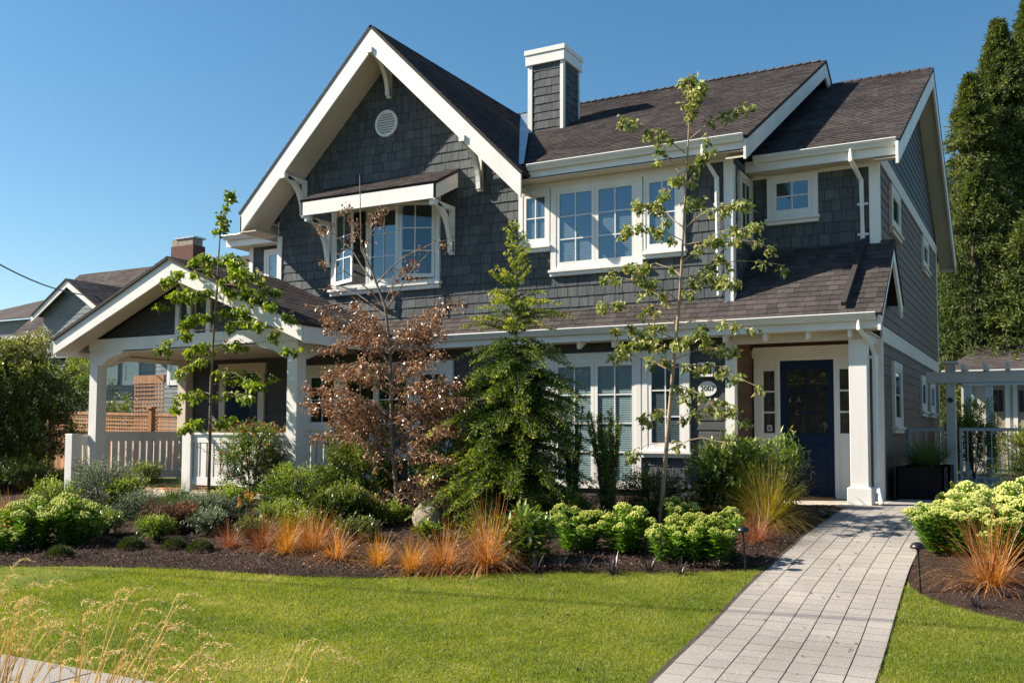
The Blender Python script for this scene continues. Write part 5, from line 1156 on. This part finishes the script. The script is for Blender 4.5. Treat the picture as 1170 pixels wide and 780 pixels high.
# chimney with metal cowl
a, b = P_(195, 300, nY+3), P_(221, 268, nY+3); mb = MB(); mb.box((a.x, nY+3, a.z-1.2), (b.x, nY+3.7, a.z+(b.z-a.z)*.62)); cn = mb.build('chimney', 'brick', eN)
mb = MB(); mb.box((a.x+.04, nY+3.03, a.z+(b.z-a.z)*.62), (b.x-.06, nY+3.6, b.z-.12)); mb.build('chimney_top', 'rock', cn); mb = MB(); mb.box((a.x+.25, nY+2.98, b.z-.12), (b.x+.05, nY+3.7, b.z-.05)); mb.tube([(a.x+.2, nY+3.3, b.z-.3), (a.x+.2, nY+3.3, b.z+.05)], .10, 10); mb.build('cowl', 'metal', cn)
def nwin(u0, v0, u1, v1, Y=nY, cols=1):
    a, b = P_(u0, v1, Y), P_(u1, v0, Y); m = MB(); F = front(Y); cw = .12
    fbox(F, a.x, a.x+cw, 0, .06, a.z, b.z, m); fbox(F, b.x-cw, b.x, 0, .06, a.z, b.z, m); fbox(F, a.x, b.x, 0, .05, b.z-cw, b.z, m); fbox(F, a.x, b.x, 0, .05, a.z, a.z+cw, m); o = m.build('window', 'trim', eN)
    sash(F, a.x+cw, b.x-cw, a.z+cw, b.z-cw, cols, 2, o, blind=False, behind='dark')
nwin(118, 414, 136, 440); nwin(141, 412, 160, 440); nwin(192, 408, 216, 440, cols=2)
# second roof further left
e2 = empty('far_house', (P_(40, 400, 36).x, 36, .6), 'low brown hipped roof of a second house behind the big tree at the left', 'house')
a = P_(10, 350, 36); b = P_(70, 318, 36); mb = MB(); mb.prism([(a.x-8, 36, a.z-.8), (b.x+2, 36, a.z-.8), (b.x, 40, b.z+.3), (a.x+3, 40, b.z-.1)], (0, 0, .06)); mb.build('roof', 'roof_dark', e2); mb = MB(); mb.box((a.x-7, 36.4, .5), (b.x+1.5, 44, a.z-.8)); mb.build('wall', 'nb_blue', e2)
# cedar fence
fY = 17.6; fxa, fxb = on(56, 480, 1, fY).x, -16.85
def fz(x): return 2.33-.16*(x-fxa)/(fxb-fxa)
eF = empty('cedar_fence', (fxa, fY, .6), 'cedar board fence with a lattice top beyond the porch', 'fence')
mb = MB(); x = fxa
while x < fxb: mb.box((x+.004, fY, .4), (x+.136, fY+.02, fz(x)-.50), r=rg.random()); x += .14
mb.build('boards', 'cedar', eF)
for dz in (-.04, -.50):
    mb = MB(); mb.prism([(fxa, fY-.04, fz(fxa)+dz), (fxb, fY-.04, fz(fxb)+dz), (fxb, fY-.04, fz(fxb)+dz-.07), (fxa, fY-.04, fz(fxa)+dz-.07)], (0, .09, 0), r=.7); mb.build('rail', 'cedar', eF)
mb = MB(); x = fxa
while x < fxb: mb.box((x, fY-.012, fz(x)-.50), (x+.04, fY-.002, fz(x)-.06), r=.7); x += .10
for k in range(4):
    z = -.46+k*.10; mb.prism([(fxa, fY-.022, fz(fxa)+z), (fxb, fY-.022, fz(fxb)+z), (fxb, fY-.022, fz(fxb)+z+.04), (fxa, fY-.022, fz(fxa)+z+.04)], (0, .01, 0), r=.85)
mb.build('lattice', 'cedar', eF)
for py in (57, 174):
    x = on(py, 470, 1, fY).x; mb = MB(); mb.box((x-.06, fY-.08, .4), (x+.06, fY+.05, fz(x)+.08), r=.4); mb.box((x-.09, fY-.11, fz(x)+.08), (x+.09, fY+.08, fz(x)+.13), r=.6); mb.build('post', 'cedar', eF)
# raised trellis screen behind
a, b = P_(153, 480, 22.5), P_(188, 428, 22.5); mb = MB(); eT = empty('trellis', (a.x, 22.5, .6), 'square weathered lattice screen between the fence and the blue house', 'trellis'); x = a.x
while x < b.x: mb.box((x, 22.5, .6), (x+.045, 22.52, b.z-.25)); x += .15
z = 1.0
while z < b.z-.28: mb.box((a.x, 22.48, z), (b.x, 22.5, z+.045)); z += .14
mb.build('lattice', 'cedar', eT); mb = MB(); mb.box((a.x-.02, 22.46, b.z-.28), (b.x+.02, 22.54, b.z)); mb.build('top_board', 'cedar', eT)
# power line
mb = MB(); A, Bp = P_(-60, 268, 14), P_(112, 339, 26.5); pts = []
for k in range(15): t = k/14; p = A.lerp(Bp, t); p.z -= .35*math.sin(math.pi*t); pts.append(p)
mb.tube(pts, .022, 6); tag(mb.build('power_line', 'black', fix=False), 'thin black overhead cable crossing the sky at the left', 'cable')
# overhead wires whose shadow crosses lawn and path (outside the frame, over the street)
# garage / coach house behind
gY = 33.0
eG = empty('garage_building', (P_(1130, 480, gY).x, gY, .65), 'low beige coach house with hipped brown roof behind the side gate', 'building')
xa, xb = P_(1098, 440, gY).x, 9.0; ez = P_(1130, 424, gY).z
mb = MB(); mb.box((xa, gY, .3), (xb, gY+7, ez)); mb.build('wall', 'garage', eG)
rl, rr_ = P_(1119, 396, gY+3.2), 8.0; F = slope_frame('y', gY-.6, ez, (rl.z-ez)/3.8); Lg = L(3.8, (rl.z-ez)/3.8)
pg = [(xa-.5, 0), (xb, 0), (xb, Lg), (rl.x, Lg)]
mb = MB(); mb.prism([F(u, 0, v) for u, v in pg], (0, 0, -.06)); gr = mb.build('roof', 'roofedge', eG); t = MB(); tabs(t, pg, F, .17, .2, .4, .01, .002); t.build('shingle_courses', 'roof_dark', gr, fix=False)
mb = MB(); mb.prism([(xa-.5, gY-.6, ez), (rl.x, gY+3.2, rl.z), (xa-.5, gY+7, ez)], (0, 0, -.05)); mb.build('roof', 'roof_dark', eG)
mb = MB(); v = P_(1139, 397, gY+2.9); mb.box((v.x-.2, gY+2.6, v.z-.25), (v.x+.5, gY+2.9, v.z+.02)); mb.build('roof_vent', 'black', eG)
mb = MB(); mb.box((xa-.5, gY-.68, ez-.14), (xb, gY-.6, ez+.02)); mb.build('gutter', 'gutter', eG)
for (u0, u1) in ((1128.5, 1133), (1149, 1153), (1158, 1162), (1178, 1183)):
    a, b = P_(u0, 480, gY), P_(u1, 436, gY); mb = MB(); mb.box((a.x, gY-.06, .65), (b.x, gY, ez-.1)); mb.build('pilaster', 'trim', eG)
for (u0, u1) in ((1133.5, 1148.5), (1163, 1178)):
    a, b = P_(u0, 490, gY), P_(u1, 438, gY); mb = MB(); mb.box((a.x, gY-.03, .65), (b.x, gY, b.z)); d_ = mb.build('door', 'garage_door', eG)
    for k in (0, 1):
        w_ = (b.x-a.x); mb = MB(); mb.box((a.x+w_*(.16+.36*k), gY-.05, b.z-.85), (a.x+w_*(.46+.36*k), gY-.03, b.z-.2)); mb.build('pane', 'black', d_)
    for z in (1.45, 1.75): mb = MB(); mb.blob((b.x-.10, gY-.06, z), .045, seg=8, rings=5); mb.build('knob', 'black', d_)
a, b = P_(1104, 462, gY), P_(1113, 440, gY); mb = MB(); mb.box((a.x, gY-.03, a.z), (b.x, gY, b.z)); mb.build('window', 'blind', eG)
# pergola in front of the coach house
eP = empty('white_pergola', (P_(1110, 500, 29).x, 29, .65), 'sunlit white pergola posts and beam between side gate and coach house', 'pergola')
for u in (1106, 1131): a = P_(u, 490, 29); mb = MB(); mb.box((a.x-.09, 29, .65), (a.x+.09, 29.18, 3.05)); mb.build('post', 'trim', eP)
a = P_(1100, 436, 29); mb = MB(); mb.box((a.x, 28.95, 3.05), (8, 29.05, 3.22)); mb.build('beam', 'trim', eP)
# arbor and side gate fence
aY = 19.7
eA = empty('arbor', (P_(1086, 560, aY).x, aY, .65), 'white painted arbor over the side gate with a dark round light on its post', 'arbor')
a, b = P_(1080, 430, aY), P_(1091, 430, aY); zb0, zb1 = P_(1110, 437, aY).z, P_(1110, 424, aY).z
mb = MB(); mb.box((a.x, aY, .65), (b.x, aY+.17, zb1+.15)); mb.build('post', 'arbor', eA, bevel=.005)
mb = MB(); mb.prism([(a.x-.06, aY-.06, zb1+.15), (b.x+.06, aY-.06, zb1+.15), (b.x+.06, aY+.23, zb1+.15), (a.x-.06, aY+.23, zb1+.15)], (0, 0, .05)); mb.build('post_cap', 'arbor', eA)
mb = MB(); mb.box((4.2, aY, .65), (4.37, aY+.17, zb0)); mb.build('post', 'arbor', eA)
xl = P_(1058, 430, aY).x
for dy in (-.055, .175): mb = MB(); mb.box((xl, aY+dy, zb0), (5.0, aY+dy+.05, zb1)); mb.build('beam', 'arbor', eA, bevel=.004)
for u in (1101, 1126, 1151, 1177, 1203): c = P_(u, 424, aY).x; mb = MB(); mb.box((c-.03, aY-.25, zb1), (c+.03, aY+.9, zb1+.13)); mb.build('rafter', 'arbor', eA)
c = P_(1086, 457, aY); mb = MB(); mb.tube([(c.x, aY-.03, c.z), (c.x, aY, c.z)], .05, 14); mb.build('round_light', 'black', eA)
def gate(label, u0, u1, zt_, cat):
    a, b = P_(u0, 500, aY).x, P_(u1, 500, aY).x; e = empty('metal_gate' if cat == 'gate' else 'metal_fence', (a, aY, .65), label, cat); mb = MB(); mb.box((a, aY+.06, zt_-.06), (b, aY+.10, zt_)); mb.build('rail', 'steel', e); mb = MB(); mb.box((a, aY+.06, .78), (b, aY+.10, .83)); mb.build('rail', 'steel', e)
    for x in (a, b-.05): mb = MB(); mb.box((x, aY+.055, .72), (x+.05, aY+.105, zt_-.0)); mb.build('stile', 'steel', e)
    n = int((b-a)/.13)
    for k in range(1, n): x = a+(b-a)*k/n; mb = MB(); mb.box((x-.01, aY+.07, .83), (x+.01, aY+.09, zt_-.06)); mb.build('bar', 'steel', e)
zt_ = P_(1060, 488.5, aY).z
gate('short grey metal fence panel between the house and the arbor post', 1037, 1079, zt_, 'fence'); gate('grey metal bar gate under the white arbor', 1096, 1180, zt_, 'gate')
# planters
for i, (y0, y1, l) in enumerate([(16.95, 17.75, 'black square planter of dark grass beside the front corner of the house'), (18.15, 18.95, 'second black planter, further back against the side wall')]):
    e = empty('planter_box', (-1.78, (y0+y1)/2, .676), l, 'planter', 'black planters along the side wall'); mb = MB(); h = .52; xw = .36; yw = (y1-y0)/2
    mb.box((-xw, -yw, .03), (xw, -yw+.03, h)); mb.box((-xw, yw-.03, .03), (xw, yw, h)); mb.box((-xw, -yw, .03), (-xw+.03, yw, h)); mb.box((xw-.03, -yw, .03), (xw, yw, h)); mb.box((-xw+.03, -yw+.03, .03), (xw-.03, yw-.03, h-.05)); child('pot', mb.mesh('pot', 'planter', True), e)
    gm = child('grass', sedge(.55, 420, .6, 'greenstem', droop=1.2, width=.008), e); gm.location.z = h-.06; gm.scale = (1.5, 1.5, .9)
mb = MB(); mb.box((-3.95, 15.95, .68), (-3.02, 16.33, .70)); tag(mb.build('doormat', 'mat'), 'orange brown coir mat on the threshold of the blue front door', 'doormat')

bush('leafy_shrub', 'green shrub showing between the cedar fence and the blue neighbouring house', P_(82, 500, 23.5)*1.0-Vector((0, 0, P_(82, 500, 23.5).z-.6)), 1.7, 1.2, 3.9, 7000, .10, .055, 'shrubm')
bush('leafy_shrub', 'green shrub behind the fence seen right of the left porch post', P_(140, 500, 23.5)*1.0-Vector((0, 0, P_(140, 500, 23.5).z-.6)), 1.2, .8, 2.3, 2600, .10, .055, 'shrubd')
# wire over the lawn: its thin soft shadow crosses grass and path
A, Bp = gp(380, 672), gp(1169, 722); d = (Bp-A).normalized(); tt = 9.2/SUNV.z
mb = MB(); mb.tube([A-d*12+SUNV*tt, Bp+d*14+SUNV*tt], .022, 6); tag(mb.build('power_line', 'black', fix=False), 'overhead cable high above the lawn whose thin shadow crosses grass and path', 'cable')
# trees across the street (behind the camera): seen only as reflections in the windows
mb = MB()
for k in range(26000):
    x = rg.uniform(-75, 45); hh = 7.5+3.2*noise.noise(Vector((x*.13, 0, 4)))+1.5*noise.noise(Vector((x*.6, 0, 9))); z = hh*rg.random()**.7; y = -32+rg.uniform(-2.5, 2.5)
    mb.leaf(Vector((x, y, z)), rv(), rv(), rg.uniform(.6, 1.1), .55, rg.random(), .2)
tag(mb.build('distant_trees', 'cedarleaf', fix=False), kind='stuff')

# litter: a few dry leaves and crumbs of soil on the path and the lawn
mb = MB()
for _ in range(46):
    y = rg.uniform(5, 14.5); x = rg.uniform(smooth_x(PL, y), smooth_x(PR, y)); mb.leaf(Vector((x, y, g(y)+.032)), Vector((rg.uniform(-1, 1), rg.uniform(-1, 1), .1)), Vector((0, 0, 1)), rg.uniform(.02, .05), .02, rg.random(), .35)
for _ in range(60):
    x = rg.uniform(-11, -2.6); y = rg.uniform(5.2, float(np.interp(x, bfx, bfy))); mb.leaf(Vector((x, y, g(y)+.04)), Vector((rg.uniform(-1, 1), rg.uniform(-1, 1), .3)), Vector((0, 0, 1)), rg.uniform(.03, .055), .026, .6+.4*rg.random(), .4)
for _ in range(700):
    y = rg.uniform(9.5, 14.6); sd_ = rg.random()**2*.25; x = smooth_x(PL, y)+sd_; mb.leaf(Vector((x, y, g(y)+.030)), Vector((rg.uniform(-1, 1), rg.uniform(-1, 1), .1)), Vector((0, 0, 1)), rg.uniform(.005, .016), .008, rg.random()*.3, .35)
tag(mb.build('leaf_litter', 'chips', fix=False), kind='stuff')
